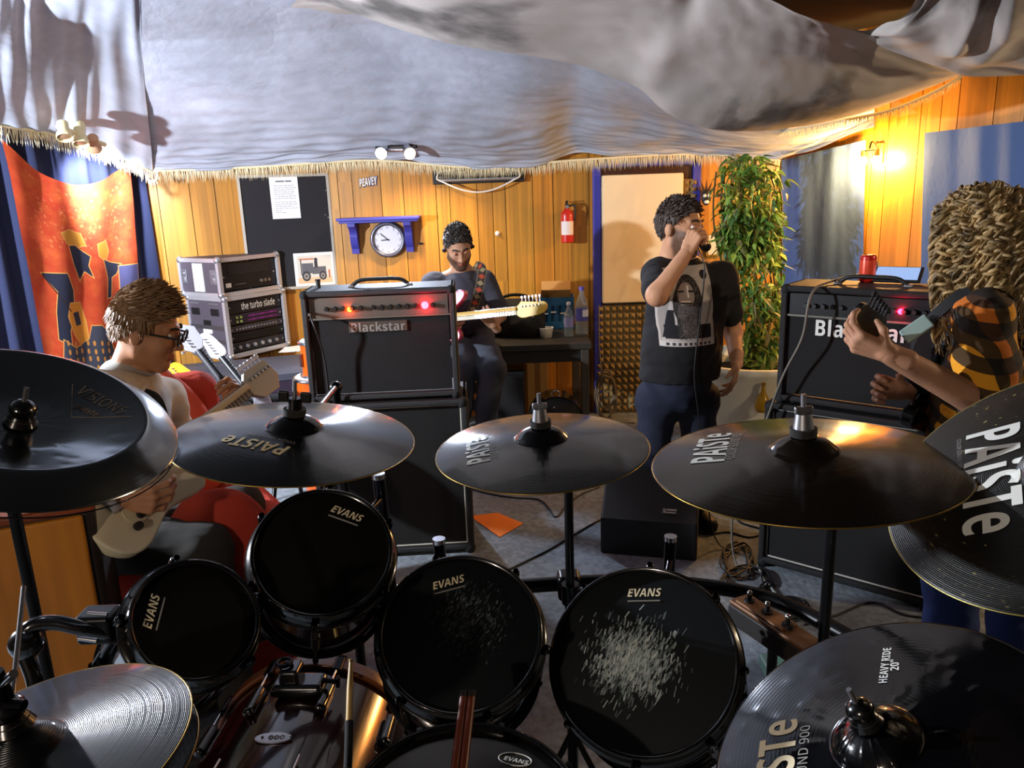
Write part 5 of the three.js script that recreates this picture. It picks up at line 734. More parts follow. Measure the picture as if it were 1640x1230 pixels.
{
  const base = onY(395, 572, BH), yaw = .98; let c = v3(base.x - .12, BH, base.z - .28);
  const rackUnit = (g, y, hh, w, d, col, deco) => { const u = part('rack_unit', rbox(w - .075, hh - .006, .02, .003, 0, y, d / 2 - .03), std(col, .45, .2), g); if (deco) deco(u, y, d / 2 - .0195, w - .075, hh); for (const sx of [-1, 1]) part('rack_screw', cyl(.006, .006, .004).rotateX(Math.PI / 2).translate(sx * (w / 2 - .05), y, d / 2 - .018), M.silver, u); return u; };
  const latch = (g, x, y, z) => part('latch', merge([rbox(.006, .1, .06, .002, x, y, z), rbox(.014, .03, .03, .004, x, y - .02, z), cyl(.01, .01, .01).rotateZ(Math.PI / 2).translate(x - .005, y + .02, z)]), M.silver, g);
  flightCase('grey flight case of rack gear with handwritten white title tape', c, yaw, .54, .44, .44, (g, w, h, d) => {
    rackUnit(g, .36, .1, w, d, 0x1c1a20, (u, y, z, ww) => { faceText(u, 'the turbo slade', .03, y, z + .002, .3, M.white, { f: fontR, tall: 1.5 }); });
    rackUnit(g, .27, .075, w, d, 0x2a2030, (u, y, z, ww) => { for (let r = 0; r < 2; r++) for (let i = 0; i < 16; i++) part('indicator', box(.013, .01, .003, -.06 + i * .0165, y + .014 - r * .03, z + .001), std(i % 5 === 2 ? 0xa02890 : 0x74246e, .5), u); for (let i = 0; i < 4; i++) part('dial', cyl(.009, .009, .01).rotateX(Math.PI / 2).translate(-.17 + (i % 2) * .035, y + .014 - (i >> 1) * .03, z + .004), std(0x8a9a50, .5), u); });
    rackUnit(g, .2, .05, w, d, 0x38343c, (u, y, z) => { for (let i = 0; i < 14; i++) part('socket', cyl(.008, .008, .006).rotateX(Math.PI / 2).translate(-.18 + i * .027, y, z + .002), M.silver, u); });
    rackUnit(g, .14, .06, w, d, 0x050506); rackUnit(g, .07, .07, w, d, 0x242228, (u, y, z) => { for (let i = 0; i < 6; i++) part('dial', cyl(.013, .014, .012).rotateX(Math.PI / 2).translate(-.17 + i * .066, y, z + .005), M.silver, u); });
    for (const z of [-.12, .1]) part('recess', rbox(.008, .05, .09, .003, -w / 2 - .001, .33, z), M.black, g); for (const z of [-.12, .1]) part('latch', rbox(.01, .012, .1, .002, -w / 2 - .002, .39, z), M.silver, g);
    part('side_strip', box(.01, .03, d - .05, -w / 2 - .001, .22, 0), M.steel, g); part('side_label', rbox(.012, .03, .1, .002, -w / 2 - .003, .19, 0), M.white, g); part('side_recess', rbox(.01, .04, .08, .003, -w / 2 - .001, .25, 0), M.black, g); part('lower_strip', box(.01, .025, d - .05, -w / 2 - .001, .12, 0), M.steel, g);
  });
  flightCase('shallow grey flight case with a dark amplifier on top of the other case', v3(c.x - .02, BH + .442, c.z), yaw + .03, .55, .27, .44, (g, w, h, d) => {
    rackUnit(g, .135, .2, w, d, 0x121114, (u, y, z) => { for (let i = 0; i < 5; i++) part('vent', box(.36, .006, .003, .0, y + .02 + i * .014, z + .001), std(0x3a3a3e, .4, .5), u); part('maker_plate', box(.045, .03, .003, -.19, y - .06, z + .001), M.white, u); for (let i = 0; i < 3; i++) part('dial', cyl(.012, .013, .012).rotateX(Math.PI / 2).translate(.1 + i * .035, y - .055, z + .005), M.steel, u); for (let i = 0; i < 5; i++) part('panel_mark', box(.012, .006, .002, -.13 + i * .02, y - .06, z + .001), M.steel, u); });
    part('handle', merge([rbox(.01, .2, .11, .003, -w / 2 - .002, .135, 0), rbox(.02, .13, .03, .008, -w / 2 - .012, .135, 0)]), M.white, g, 'white recessed handle'); latch(g, -w / 2 - .003, .14, -.16); latch(g, -w / 2 - .003, .14, .16); latch(g, w / 2 + .003, .14, .16);
  });
  // papers and a guitar in the open rack at the bench
  const pp = onY(468, 560, BH), pl = thing('loose_papers', 'loose white papers on the bench beside the flight cases', 'paper', v3(pp.x, BH + .002, pp.z)); for (let i = 0; i < 3; i++) part('sheet', box(.15, .002, .21, .02 * i, .001 + i * .003, .01 * i).rotateY(.3 * i), M.paper, pl);
}
// guitars leaning in front of the bench
{
  const J = at;
  guitar('stored_guitar', 'guitar with a yellow maple headstock leaning in front of the bench', { body: J(398, 700, 3.35), head: J(306, 612, 3.6), face: v3(.3, .4, 1), colour: 0x18140f, guard: 0x111111, headC: 0xe8a818, neck: 0xd8a030, board: 0xd0a040, k: .8 });
  guitar('stored_guitar', 'guitar with a silver headstock leaning behind the yellow one', { body: J(420, 690, 3.75), head: J(306, 546, 3.9), face: v3(.4, .4, 1), colour: 0xc0c0c8, guard: 0xe8e8ec, headC: 0xd8d8e0, neck: 0x3a3a40, board: 0x18181c, ornate: true, k: .9 });
  guitar('stored_guitar', 'black and white guitar leaning against the bench edge', { body: J(452, 690, 3.95), head: J(336, 548, 4.15), face: v3(.4, .4, 1), colour: 0x101014, guard: 0xf0f0f0, headC: 0xf0f0f0, neck: 0x1c1c20, board: 0x101014, k: .9 });
  const st = thing('guitar_rack', 'black folding guitar rack holding leaning guitars by the bench', 'stand'), a = onY(300, 960, 0), z = -3.6; const f0 = v3(-1.55, 0, -3.55), f1 = v3(-.95, 0, -3.55), b0 = v3(-1.55, 0, -4.1), b1 = v3(-.95, 0, -4.1), up = .72;
  part('rail', rod(v3(-1.65, up, -4.02), v3(-1.22, up, -4.02), .016), M.rubber, st); part('rail', rod(v3(-1.65, .12, -3.62), v3(-1.22, .12, -3.62), .016), M.rubber, st); for (const x of [-1.63, -1.24]) { part('leg', rod(v3(x, .012, -3.5), v3(x, up, -4.03), .012), M.blackMetal, st); part('leg', rod(v3(x, .012, -4.2), v3(x, up, -4.02), .012), M.blackMetal, st); }
}
{ // orange drums beside the tall stack
  const z = 4.0, p = at(476, 636, z), om = phys(0xf06408, .25, 0, { clearcoat: .8, transmission: .25, thickness: 0 });
  function od(label, pos, r, h) { const g = thing('orange_drum', label, 'drum', pos); part('shell', new THREE.CylinderGeometry(r, r, h, 40, 1, true).translate(0, h / 2, 0), om, g, 'orange shell'); for (const y of [.006, h - .006]) part('hoop', new THREE.TorusGeometry(r + .006, .009, 8, 44).rotateX(Math.PI / 2).translate(0, y, 0), M.chrome, g); part('head', cyl(r, r, .004, 0, h - .002, 0, 40), M.white, g); for (let i = 0; i < 6; i++) { const a = i * Math.PI / 3 + .4; part('lug', rbox(.016, h * .4, .016, .004, Math.cos(a) * (r + .008), h / 2, Math.sin(a) * (r + .008)), M.chrome, g); } return g; }
  const x = at(500, 620, z).x, y0 = at(480, 690, z).y, y1 = at(480, 604, z).y, y2 = at(480, 548, z).y;
  od('orange drum with chrome hoops standing beside the tall speaker stack', v3(x + .03, 0, -z - .02), .12, y1);
  od('smaller orange drum stacked on the other orange drum', v3(x + .05, y1 + .004, -z - .02), .095, y2 - y1);
}
// ------------------------------------------------------------------ red armchair and amber cabinet
{
  const rm = std(0xb2341e, .85, 0, { bumpMap: crinkleTex, bumpScale: .006 }), c = at(225, 900, 2.55); const g = thing('red_armchair', 'red upholstered armchair under the seated guitarist', 'armchair', v3(-1.33, 0, -2.62)); g.rotation.y = .6; g.updateMatrixWorld(true);
  const soft = (w, h, d, r, x, y, z) => rbox(w, h, d, r, x, y, z, 5);
  part('seat_base', soft(.78, .34, .72, .05, 0, .2, 0), rm, g); part('seat_cushion', soft(.6, .22, .66, .07, 0, .5, .06), rm, g); part('backrest', soft(.74, .72, .18, .08, 0, .74, -.32).rotateX(-.06), rm, g); for (const s of [-1, 1]) part('armrest', soft(.17, .44, .72, .08, s * .36, .44, .02), rm, g); for (const [a, b] of [[-1, -1], [1, -1], [-1, 1], [1, 1]]) part('foot', cyl(.022, .016, .04, a * .32, .02, b * .28), M.black, g);
  const cu = solo('red_cushion', surfaceNets((x, y, z) => Math.max(ell(x, y, z, 0, 0, 0, .17, .2, .1) + .012 * nz(x * 9, y * 9, z * 9), -1), v3(-.22, -.26, -.15), v3(.22, .26, .15), .012), rm, 'plump orange red cushion bulging at the armchair\'s front', 'cushion'); cu.position.copy(at(352, 872, 2.32)); cu.rotation.set(.1, .3, -.15);
  const cr = solo('coral_cushion', surfaceNets((x, y, z) => ell(x, y, z, 0, 0, 0, .2, .3, .08) + .012 * nz(x * 7, y * 7, z * 7), v3(-.26, -.36, -.14), v3(.26, .36, .14), .013), std(0xc4472a, .85), 'coral red cushion standing behind the seated guitarist', 'cushion'); cr.position.copy(at(282, 690, 2.95)); cr.rotation.set(-.1, .2, .45); cr.scale.set(.75, 1, .9);
  const a = onY(60, 1180, 0), p = at(50, 830, 1.74); const cab = thing('amber_cabinet', 'amber varnished wooden cabinet beside the hi-hat stand', 'cabinet', v3(p.x - .22, 0, -1.86)); cab.rotation.y = .42; const h = p.y - .01, am = std(0xffffff, .4, 0, { map: dataTex(256, 256, (x, y) => { const k = .8 + .25 * (N5(nB, x, y) - .5) + .12 * (N5(nC, x * 2, y >> 2) - .5); return [clamp(226 * k), clamp(140 * k), clamp(26 * k)]; }) });
  part('carcass', rbox(.56, h, .32, .02, 0, h / 2, 0, 3), std(0x1c0f08, .6), cab); part('front_panel', rbox(.53, h - .03, .02, .008, -.01, h / 2, .165), am, cab, 'amber front panel'); part('top_edge', rbox(.57, .025, .34, .01, 0, h, 0), std(0xa8661c, .4, 0, { map: woodTex }), cab);
}
// ------------------------------------------------------------------ planter and trailing plant
{
  const pb = onY(1190, 668, 0), c = v3(1.62, 0, -5.05); const g = thing('white_planter', 'large white round planter tub at the foot of the trailing plant', 'planter', c);
  part('tub', new THREE.LatheGeometry([[0, 0], [.3, 0], [.34, .05], [.4, .5], [.41, .56], [.43, .58], [.43, .62], [.39, .62], [.37, .5], [0, .48]].map(q => new THREE.Vector2(...q)), 48), std(0xd8d8c8, .45), g); part('soil', cyl(.37, .37, .02, 0, .5, 0, 40), std(0x1a120c, .95), g);
  const y = thing('yellow_flask', 'yellow pear shaped flask leaning in the white planter', 'flask', at(1222, 640, 4.62)); part('flask_body', new THREE.LatheGeometry([[0, 0], [.04, .005], [.05, .04], [.035, .09], [.014, .13], [.012, .17], [0, .17]].map(q => new THREE.Vector2(...q)), 24), phys(0xc8a010, .2, 0, { transmission: .4, thickness: 0 }), y); part('stopper', cyl(.014, .014, .02, 0, .178, 0), M.gold, y); y.position.y -= .08;
  const R = rng(12), plant = thing('trailing_plant', 'tall bushy green trailing plant between door and blue cloth', 'plant', v3(0, 0, 0));
  // leaf: pointed, folded along the midrib
  function leafGeo(L, w) { const P = [], I = []; const n = 5; for (let i = 0; i <= n; i++) { const t = i / n, ww = w * Math.sin(Math.PI * Math.pow(t, .7)) * (1 - t * .2), bend = -.25 * L * t * t; P.push(-ww, bend + ww * .35, t * L, 0, bend, t * L, ww, bend + ww * .35, t * L); } for (let i = 0; i < n; i++) { const a = i * 3, b = a + 3; I.push(a, b, a + 1, a + 1, b, b + 1, a + 1, b + 1, a + 2, a + 2, b + 1, b + 2); } const q = new THREE.BufferGeometry(); q.setAttribute('position', new THREE.Float32BufferAttribute(P, 3)); q.setIndex(I); q.computeVertexNormals(); return q; }
  const kinds = [leafGeo(.1, .014), leafGeo(.08, .018), leafGeo(.14, .01), leafGeo(.065, .017)], greens = [[.13, .3, .04], [.24, .42, .06], [.06, .16, .03], [.4, .56, .08], [.24, .22, .07]].map(c => phys(0xffffff, .5, 0, { transmission: .15, thickness: 0, color: new THREE.Color(...c) }));
  // outline of the foliage by height: [pixel y, left px, right px]
  const prof = [[262, 1150, 1225], [285, 1140, 1262], [330, 1138, 1262], [390, 1142, 1258], [450, 1165, 1262], [500, 1168, 1262], [540, 1172, 1255], [580, 1182, 1250], [612, 1196, 1240]];
  const dep = 5.25, spans = prof.map(([y, a, b]) => { const p = at(a, y, dep), q = at(b, y, dep); return { y: p.y, x0: p.x, x1: q.x }; });
  const spanAt = y => { for (let i = 0; i < spans.length - 1; i++) if (y <= spans[i].y && y >= spans[i + 1].y) { const t = (spans[i].y - y) / (spans[i].y - spans[i + 1].y); return [spans[i].x0 + (spans[i + 1].x0 - spans[i].x0) * t, spans[i].x1 + (spans[i + 1].x1 - spans[i].x1) * t]; } return [spans[0].x0, spans[0].x1]; };
  const yT = spans[0].y, yB = spans[spans.length - 1].y, rest = [];
  const clumps = Array.from({ length: 16 }, () => yB + (yT - yB) * Math.pow(R(), .8)); const stems = []; for (let i = 0; i < 9; i++) { const s0 = spanAt(yB + .1), x = s0[0] + (s0[1] - s0[0]) * (i / 8), pts = [v3(1.62 + (i - 4) * .03, .3, -5.1)]; for (let k = 1; k <= 8; k++) { const y = .3 + (yT - .35) * k / 8, s = spanAt(Math.max(yB, y)); pts.push(v3(s[0] + (s[1] - s[0]) * ((i + .5) / 9) + .03 * (R() - .5), y, -dep + .08 * (R() - .5))); } stems.push(tube(pts, .006, 40, 5)); }
  for (const s of stems) part('stem', s, std(0x5a4a24, .8), plant);
  for (let i = 0; i < 3000; i++) {
    const cl = clumps[Math.floor(R() * clumps.length)], y = clamp(cl + (R() + R() - 1) * .16, yB - .08, yT + .05), s = spanAt(y), xc = (s[0] + s[1]) / 2, hw = (s[1] - s[0]) / 2, a = R() * Math.PI * 2, rr = Math.sqrt(R()), front = i < 300 ? 1 : 0;
    const x = xc + hw * (.8 + .32 * nz(y * 6, a, 2)) * rr * Math.cos(a), z = -dep + (front ? .12 + .06 * R() : .17 * rr * Math.sin(a)) * Math.min(1, hw / .2);
    const m = new THREE.Object3D(); m.position.set(x, y, z); m.rotation.set(-.2 + R() * 1.5, (front ? (R() - .5) * 3.4 : R() * 6.3), (R() - .5) * 1.6, 'YXZ'); const sc = .7 + R() * .6; m.scale.setScalar(sc); m.updateMatrix(); const gi = Math.floor(R() * 4), ci = Math.floor(R() * 5);
    if (front) { const l = part('leaf', kinds[gi], greens[ci], plant); l.position.copy(m.position); l.rotation.copy(m.rotation); l.scale.copy(m.scale); } else { const q = kinds[gi].clone().applyMatrix4(m.matrix); (rest[ci] = rest[ci] || []).push(q); }
  }
  rest.forEach((l, i) => { const m = part('foliage', mergeGeometries(l), greens[i], plant); m.userData.kind = 'stuff'; });
  // small ornaments hung between door and plant
  const o = bw(1131, 316, .1), or = thing('hanging_mask', 'small black and white mask hung between door frame and plant', 'mask', o); part('mask_face', new THREE.SphereGeometry(.05, 18, 14).scale(.75, 1.2, .5), M.black, or); for (const s of [-1, 1]) part('mask_eye', new THREE.SphereGeometry(.013, 10, 8).translate(s * .016, .012, .022), M.white, or); part('mask_jaw', new THREE.SphereGeometry(.02, 10, 8).scale(1, .7, .7).translate(0, -.034, .02), M.white, or); part('mask_plume', merge([-2, -1, 0, 1, 2].map(i => new THREE.ConeGeometry(.012, .09, 6).translate(0, .09, 0).rotateZ(i * .35))), std(0x3a2412, .8), or); part('mask_hanger', box(.008, .008, .1, 0, .02, -.05), M.black, or);
  const p2 = bw(1143, 392, .02), pc = thing('small_framed_picture', 'small pale picture in a gilt frame low beside the plant', 'picture', p2); part('frame', rbox(.11, .17, .016, .004), M.gold, pc); part('picture_print', box(.085, .145, .002, 0, 0, .0095), std(0xcfc8b0, .8), pc);
}
// ------------------------------------------------------------------ cables on the carpet
{
  const cable = (pts, r, label, mat = M.cable) => solo('floor_cable', tube(pts.map(p => p.length === 3 ? onY(p[0], p[1], p[2]) : onY(p[0], p[1], r)), r, 90, 6), mat, label, 'cable');
  cable([[735, 778], [790, 792], [825, 797], [862, 800], [880, 815], [890, 828], [905, 812], [930, 792], [960, 780]], .005, 'black cable curving on the carpet from stack to wedge monitor');
  cable([[815, 912], [850, 895], [880, 880], [910, 862], [950, 838], [962, 832]], .005, 'black cable running diagonally under the cymbal stand');
  cable([[1095, 838], [1130, 855], [1165, 852], [1200, 860], [1225, 850], [1190, 838], [1180, 830]], .005, 'black cable from wedge monitor to the plant side stack');
  const R = rng(3); for (let k = 0; k < 3; k++) { const pts = [], c = [[1195, 930, 46, 26], [1180, 900, 30, 34], [1250, 975, 50, 24]][k]; const n = 46; for (let i = 0; i < n; i++) { const a = i * .62 + k, f = .55 + .45 * R(); pts.push(onY(c[0] + Math.cos(a) * c[2] * f, c[1] + Math.sin(a) * c[3] * f, .006 + .012 * (i / n) + .004 * R())); } solo('cable_tangle', new THREE.TubeGeometry(new THREE.CatmullRomCurve3(pts), 260, .0045, 5), M.cable, ['black cable coiled in a heap before the plant side stack', 'black cable bunched beside the corner of the plant side stack', 'black cable tangled round the foot of the crash stand'][k], 'cable'); }
  cable([[1290, 1000], [1340, 985], [1400, 965], [1450, 985], [1500, 990]], .005, 'black cable stretching past the low cabinet towards the jeans');
  cable([[1212, 905], [1230, 935], [1262, 975]], .007, 'pale grey cable lying straight across the tangle', std(0x8a928c, .5));
  // small green lit unit on the floor behind the ride
  const p = onY(1246, 1062, .05), g = thing('effects_unit', 'pale green effects unit with a tiny green lamp on the floor', 'pedal', v3(p.x, 0, p.z)); part('case', rbox(.1, .05, .14, .008, 0, .025, 0), std(0x7fa89a, .5), g); part('lamp', new THREE.SphereGeometry(.004, 8, 6).translate(0, .052, -.03), glowing(0x40ff40, 8), g); part('knob', cyl(.01, .01, .014, .02, .057, .02), M.black, g);
}
// ------------------------------------------------------------------ drum kit
function camDir(x, y, z) { return v3(x, y, z).normalize().applyQuaternion(camera.quaternion); }
function tilted(px, py, ratio, mx, my) { const v = v3(-(px - 820) / F, (py - 615) / F, 1).normalize(), m = v3(mx, my, 0); m.addScaledVector(v, -m.dot(v)).normalize(); return v.multiplyScalar(ratio).addScaledVector(m, Math.sqrt(1 - ratio * ratio)).applyQuaternion(camera.quaternion); }
function discFrame(o, px, py, zc, n) { const y = n.clone().normalize(), x = v3(1, 0, 0).addScaledVector(y, -y.x).normalize(), z = x.clone().cross(y); o.quaternion.setFromRotationMatrix(new THREE.Matrix4().makeBasis(x, y, z)); o.position.copy(camPt(px, py, zc)); o.updateMatrixWorld(true); }
const onDisc = (o, px, py) => onPlane(px, py, o.position, v3(0, 1, 0).applyQuaternion(o.quaternion));
const onCym = (c, px, py) => { let h = 0, p; const n = v3(0, 1, 0).applyQuaternion(c.g.quaternion); for (let i = 0; i < 4; i++) { p = onPlane(px, py, c.g.position.clone().addScaledVector(n, h), n); const l = c.g.worldToLocal(p.clone()); h = c.height(Math.min(.25, Math.hypot(l.x, l.z))); } return p; };
const ringBump = dataTex(4, 512, (x, y) => { const r = N5(nC, 7, y * 3), k = clamp(128 + 70 * Math.sin(y * 1.35) + 110 * (r - .5)); return [k, k, k]; }, false);
const dimpleBump = (() => { const R = rng(61), w = 512, h = 128, a = new Float32Array(w * h).fill(.6); for (let i = 0; i < 130; i++) { const cx = R() * w, cy = 10 + R() * (h - 30), s = 4 + R() * 3; for (let y = -14; y <= 14; y++) for (let x = -14; x <= 14; x++) { const X = ((cx + x | 0) + w) % w, Y = cy + y | 0; if (Y < 0 || Y >= h) continue; a[Y * w + X] -= .5 * Math.exp(-(x * x + y * y) / (s * s)); } } return dataTex(w, h, (x, y) => { const k = clamp(255 * (a[y * w + x] + .04 * Math.sin(y * 2.2))); return [k, k, k]; }, false); })();
const cymMat = (bump, scale, extra = {}) => phys(0x050507, .13, 0, { clearcoat: .45, clearcoatRoughness: .1, ior: 1.5, bumpMap: bump, bumpScale: scale, ...extra });
const brass = std(0x9a7a34, .35, .9), felt = std(0x1c1a1a, .95);
function cymbal(name, label, px, py, zc, n, R, { china = false, ride = false, mat = cymMat(ringBump, .00022), nut = 'wing', edge = brass, bow = .024, hb = .022, rb = .05 } = {}) {
  const g = thing(name, label, 'cymbal'); discFrame(g, px, py, zc, n);
  const height = r => { if (china) { const k = r / R; const dish = q => .004 + .078 * ((q - .31) + Math.sqrt((q - .31) * (q - .31) + .004)) / 2; return k < .76 ? dish(k) : dish(.76) - .03 * Math.pow((k - .76) / .24, 1.3); } const base = bow * (1 - Math.pow(r / R, 1.7)); return base + (r < rb ? hb * Math.pow(1 - Math.pow(r / rb, 2.2), .8) : 0); };
  const pts = []; const N = 72; for (let i = 0; i <= N; i++) { const r = .006 + (R - .006) * i / N; pts.push(new THREE.Vector2(r, height(r))); } for (let i = N; i >= 0; i -= 4) { const r = .006 + (R - .006) * i / N; pts.push(new THREE.Vector2(r, height(r) - .0016)); }
  part('bow', new THREE.LatheGeometry(pts, 128), mat, g, 'black lacquered bronze'); part('edge', new THREE.TorusGeometry(R, .0011, 6, 160).rotateX(Math.PI / 2).translate(0, -.0008, 0), edge, g, 'bare bronze edge');
  const top = height(.01);
  part('felt_washer', cyl(.02, .02, .012, 0, top + .006, 0, 24), felt, g); part('thread', cyl(.004, .004, .07, 0, top + .03, 0, 12), M.steel, g);
  if (nut === 'wing') { part('wing_nut', merge([cyl(.012, .014, .02, 0, top + .022, 0, 18), ...[-1, 1].map(s => rbox(.02, .02, .007, .003, s * .02, top + .034, 0).rotateZ(0))]), M.blackMetal, g); } else if (nut === 'silver') part('wing_nut', merge([cyl(.012, .016, .026, 0, top + .022, 0, 18), rbox(.028, .012, .008, .003, 0, top + .04, 0)]), M.steel, g); else part('wing_nut', merge([new THREE.SphereGeometry(.02, 18, 12).scale(1, .8, 1).translate(0, top + .026, 0), cyl(.017, .024, .014, 0, top + .01, 0)]), M.gloss, g);
  part('felt_under', cyl(.02, .02, .012, 0, height(.02) - .016, 0, 24), felt, g);
  g.userData.h = undefined; return { g, height };
}
function stand(label, C, foot, clampY, { boom = false, legs = true, yaw = .4 } = {}) {                     // upright from under the cymbal to a tripod on the floor
  const s = thing('cymbal_stand', label, 'cymbal stand', v3(foot.x, 0, foot.z)); const L = p => p.clone().sub(s.position); const top = C.clone(); const y1 = clampY;
  const bend = v3(0, top.y - .07, 0); part('upper_tube', rod(v3(0, y1, 0), bend, .011), M.blackMetal, s); part('boom_arm', rod(bend, L(top), .0085), M.blackMetal, s); part('boom_joint', new THREE.SphereGeometry(.017, 14, 10).translate(0, bend.y, 0), M.blackMetal, s); part('tilter', merge([cyl(.014, .014, .03).rotateX(Math.PI / 2).translate(...L(top).add(v3(0, -.03, 0)).toArray())]), M.blackMetal, s);
  part('lower_tube', rod(v3(0, .12, 0), v3(0, y1 + .02, 0), .014), M.blackMetal, s); part('height_clamp', merge([cyl(.021, .021, .05, 0, y1, 0), rbox(.05, .022, .02, .005, .03, y1, 0)]), M.blackMetal, s); part('clamp_wing', merge([rod(v3(.04, y1, 0), v3(.07, y1 + .012, 0), .005), rod(v3(.04, y1, 0), v3(.07, y1 - .012, 0), .005)]), M.darkChrome, s);
  for (let i = 0; i < 3; i++) { const a = yaw + i * Math.PI * 2 / 3, e = v3(Math.cos(a) * .26, .012, Math.sin(a) * .26); part('leg', merge([rod(v3(0, .42, 0), e, .008), rod(v3(0, .14, 0), e.clone().multiplyScalar(.55).setY(.2), .006)]), M.blackMetal, s); part('foot', new THREE.SphereGeometry(.014, 10, 8).translate(...e.toArray()), M.rubber, s); }
  return s;
}
const under = (o, d = .05) => o.position.clone().addScaledVector(v3(0, 1, 0).applyQuaternion(o.quaternion), -d * 0 + .0);
// crashes
const crashA = cymbal('crash_cymbal', 'black crash cymbal over the small tom with its lettering upside down', 472, 702, 1.40, tilted(472, 702, .35, .0, 1), .216, { nut: 'wing' });
{ const o = { height: crashA.height }; lettering(crashA.g, 'PAiSTe', onCym(crashA, 466, 716), onCym(crashA, 366, 698), M.cream, { ...o, tall: 1.1 }); lettering(crashA.g, 'COLOR SOUND 900', onCym(crashA, 474, 708), onCym(crashA, 400, 694), M.logoDim, { ...o, f: fontR }); }
const crashB = cymbal('crash_cymbal', 'black crash cymbal in front of the table with lettering on its edge side', 868, 718, 1.47, tilted(868, 718, .37, -.06, 1), .203, { nut: 'silver' });
{ const o = { height: crashB.height }; lettering(crashB.g, 'PAiSTe', onCym(crashB, 786, 738), onCym(crashB, 782, 698), M.logo, { ...o, tall: 1.5 }); lettering(crashB.g, 'COLOR SOUND 900', onCym(crashB, 799, 733), onCym(crashB, 791, 698), M.logoDim, { ...o, f: fontR, tall: 1.4 }); }
const crashC = cymbal('crash_cymbal', 'black crash cymbal reflecting warm light in front of the logo amplifier', 1287, 742, 1.181, camDir(-.093, .965, .244), .229, { nut: 'silver', mat: cymMat(ringBump, .00022, { color: 0x120c07 }) });
{ const o = { height: crashC.height }; lettering(crashC.g, 'PAiSTe', onCym(crashC, 1160, 739), onCym(crashC, 1172, 694), M.logo, { ...o, tall: 1.5 }); lettering(crashC.g, 'COLOR SOUND 900', onCym(crashC, 1176, 735), onCym(crashC, 1189, 695), M.logoDim, { ...o, f: fontR, tall: 1.4 }); }
// worn cymbal beside the camera, china, ride
const speckle = canvasTex(1024, 256, (x, w, h) => { const r = rng(19); x.fillStyle = '#16140f'; x.fillRect(0, 0, w, h); for (let i = 0; i < 2600; i++) { const v = 150 + r() * 106; x.globalAlpha = .15 + .5 * r(); x.fillStyle = ['#5a5238', '#8a7c50', '#3a3626', '#b0a070'][Math.floor(r() * 4)]; const s = .6 + r() * r() * 3.5; x.fillRect(r() * w, h - v, s, s * .7); } for (let i = 0; i < 60; i++) { x.globalAlpha = .8; x.fillStyle = '#c8b868'; x.fillRect(r() * w, h * (.3 + .35 * r()), 1 + r() * 5, 1 + r() * 2); } });
const worn = cymbal('worn_crash_cymbal', 'scuffed black cymbal with large white lettering before the checked shirt', 1711, 762, 1.0, camDir(-.58, .757, .302), .229, { nut: 'silver', mat: phys(0xffffff, .38, 0, { clearcoat: .5, clearcoatRoughness: .3, map: speckle, bumpMap: ringBump, bumpScale: .0006 }), edge: std(0xc8b868, .4, .7) });
lettering(worn.g, 'PAiSTe', onCym(worn, 1548, 699), onCym(worn, 1543, 862), M.logo, { height: worn.height, tall: 1.5 }); lettering(worn.g, 'COLOR SOUND 900', onCym(worn, 1533, 706), onCym(worn, 1535, 752), M.logoDim, { height: worn.height, f: fontR });
const china = cymbal('china_cymbal', 'black china cymbal with turned edge and faint slanted lettering', 32, 682, 1.2, camDir(.37, .86, .351), .229, { china: true, nut: 'ball', mat: std(0x8c9094, .17, 1, { bumpMap: dimpleBump, bumpScale: .0006 }), edge: M.darkChrome });
{ const o = { height: china.height }; lettering(china.g, 'VISIONS', onCym(china, 120, 625), onCym(china, 192, 664), std(0x6a625c, .6), { ...o, f: fontR, tall: 1.1, lift: .001 }); lettering(china.g, 'paiste', onCym(china, 119, 652), onCym(china, 152, 668), std(0x7a6a60, .6), { ...o, lift: .001 });
  const T3 = [[117, 611], [114, 668], [212, 667]].map(q => china.g.worldToLocal(onCym(china, ...q))), ln = []; for (let i = 0; i < 2; i++) { const a = T3[i], b = T3[(i + 1) % 3]; for (let k = 0; k < 8; k++) { const p = a.clone().lerp(b, k / 8), q = a.clone().lerp(b, (k + 1) / 8); p.y = china.height(Math.hypot(p.x, p.z)) + .0006; q.y = china.height(Math.hypot(q.x, q.z)) + .0006; ln.push(rod(p, q, .0006, .0006, 4)); } } part('corner_mark', merge(ln), std(0x7a726a, .6), china.g); }
const ride = cymbal('ride_cymbal', 'large black ride cymbal with dimples and a shiny bell', 1412, 1202, 1.1, camDir(-.5, .83, .235), .254, { nut: 'ball', mat: cymMat(dimpleBump, .0014), edge: M.darkChrome, hb: .03, rb: .062 });
{ const o = { height: ride.height }; lettering(ride.g, 'PAiSTe', onCym(ride, 1268, 1330), onCym(ride, 1278, 1150), M.cream, { ...o, tall: 1.4 }); lettering(ride.g, 'COLOR SOUND 900', onCym(ride, 1288, 1350), onCym(ride, 1298, 1162), M.logoDim, { ...o, f: fontR }); lettering(ride.g, 'HEAVY RIDE', onCym(ride, 1421, 1094), onCym(ride, 1428, 1038), M.logo, { ...o, tall: 1.2 }); lettering(ride.g, '20"', onCym(ride, 1440, 1074), onCym(ride, 1440, 1056), M.logo, { ...o }); }
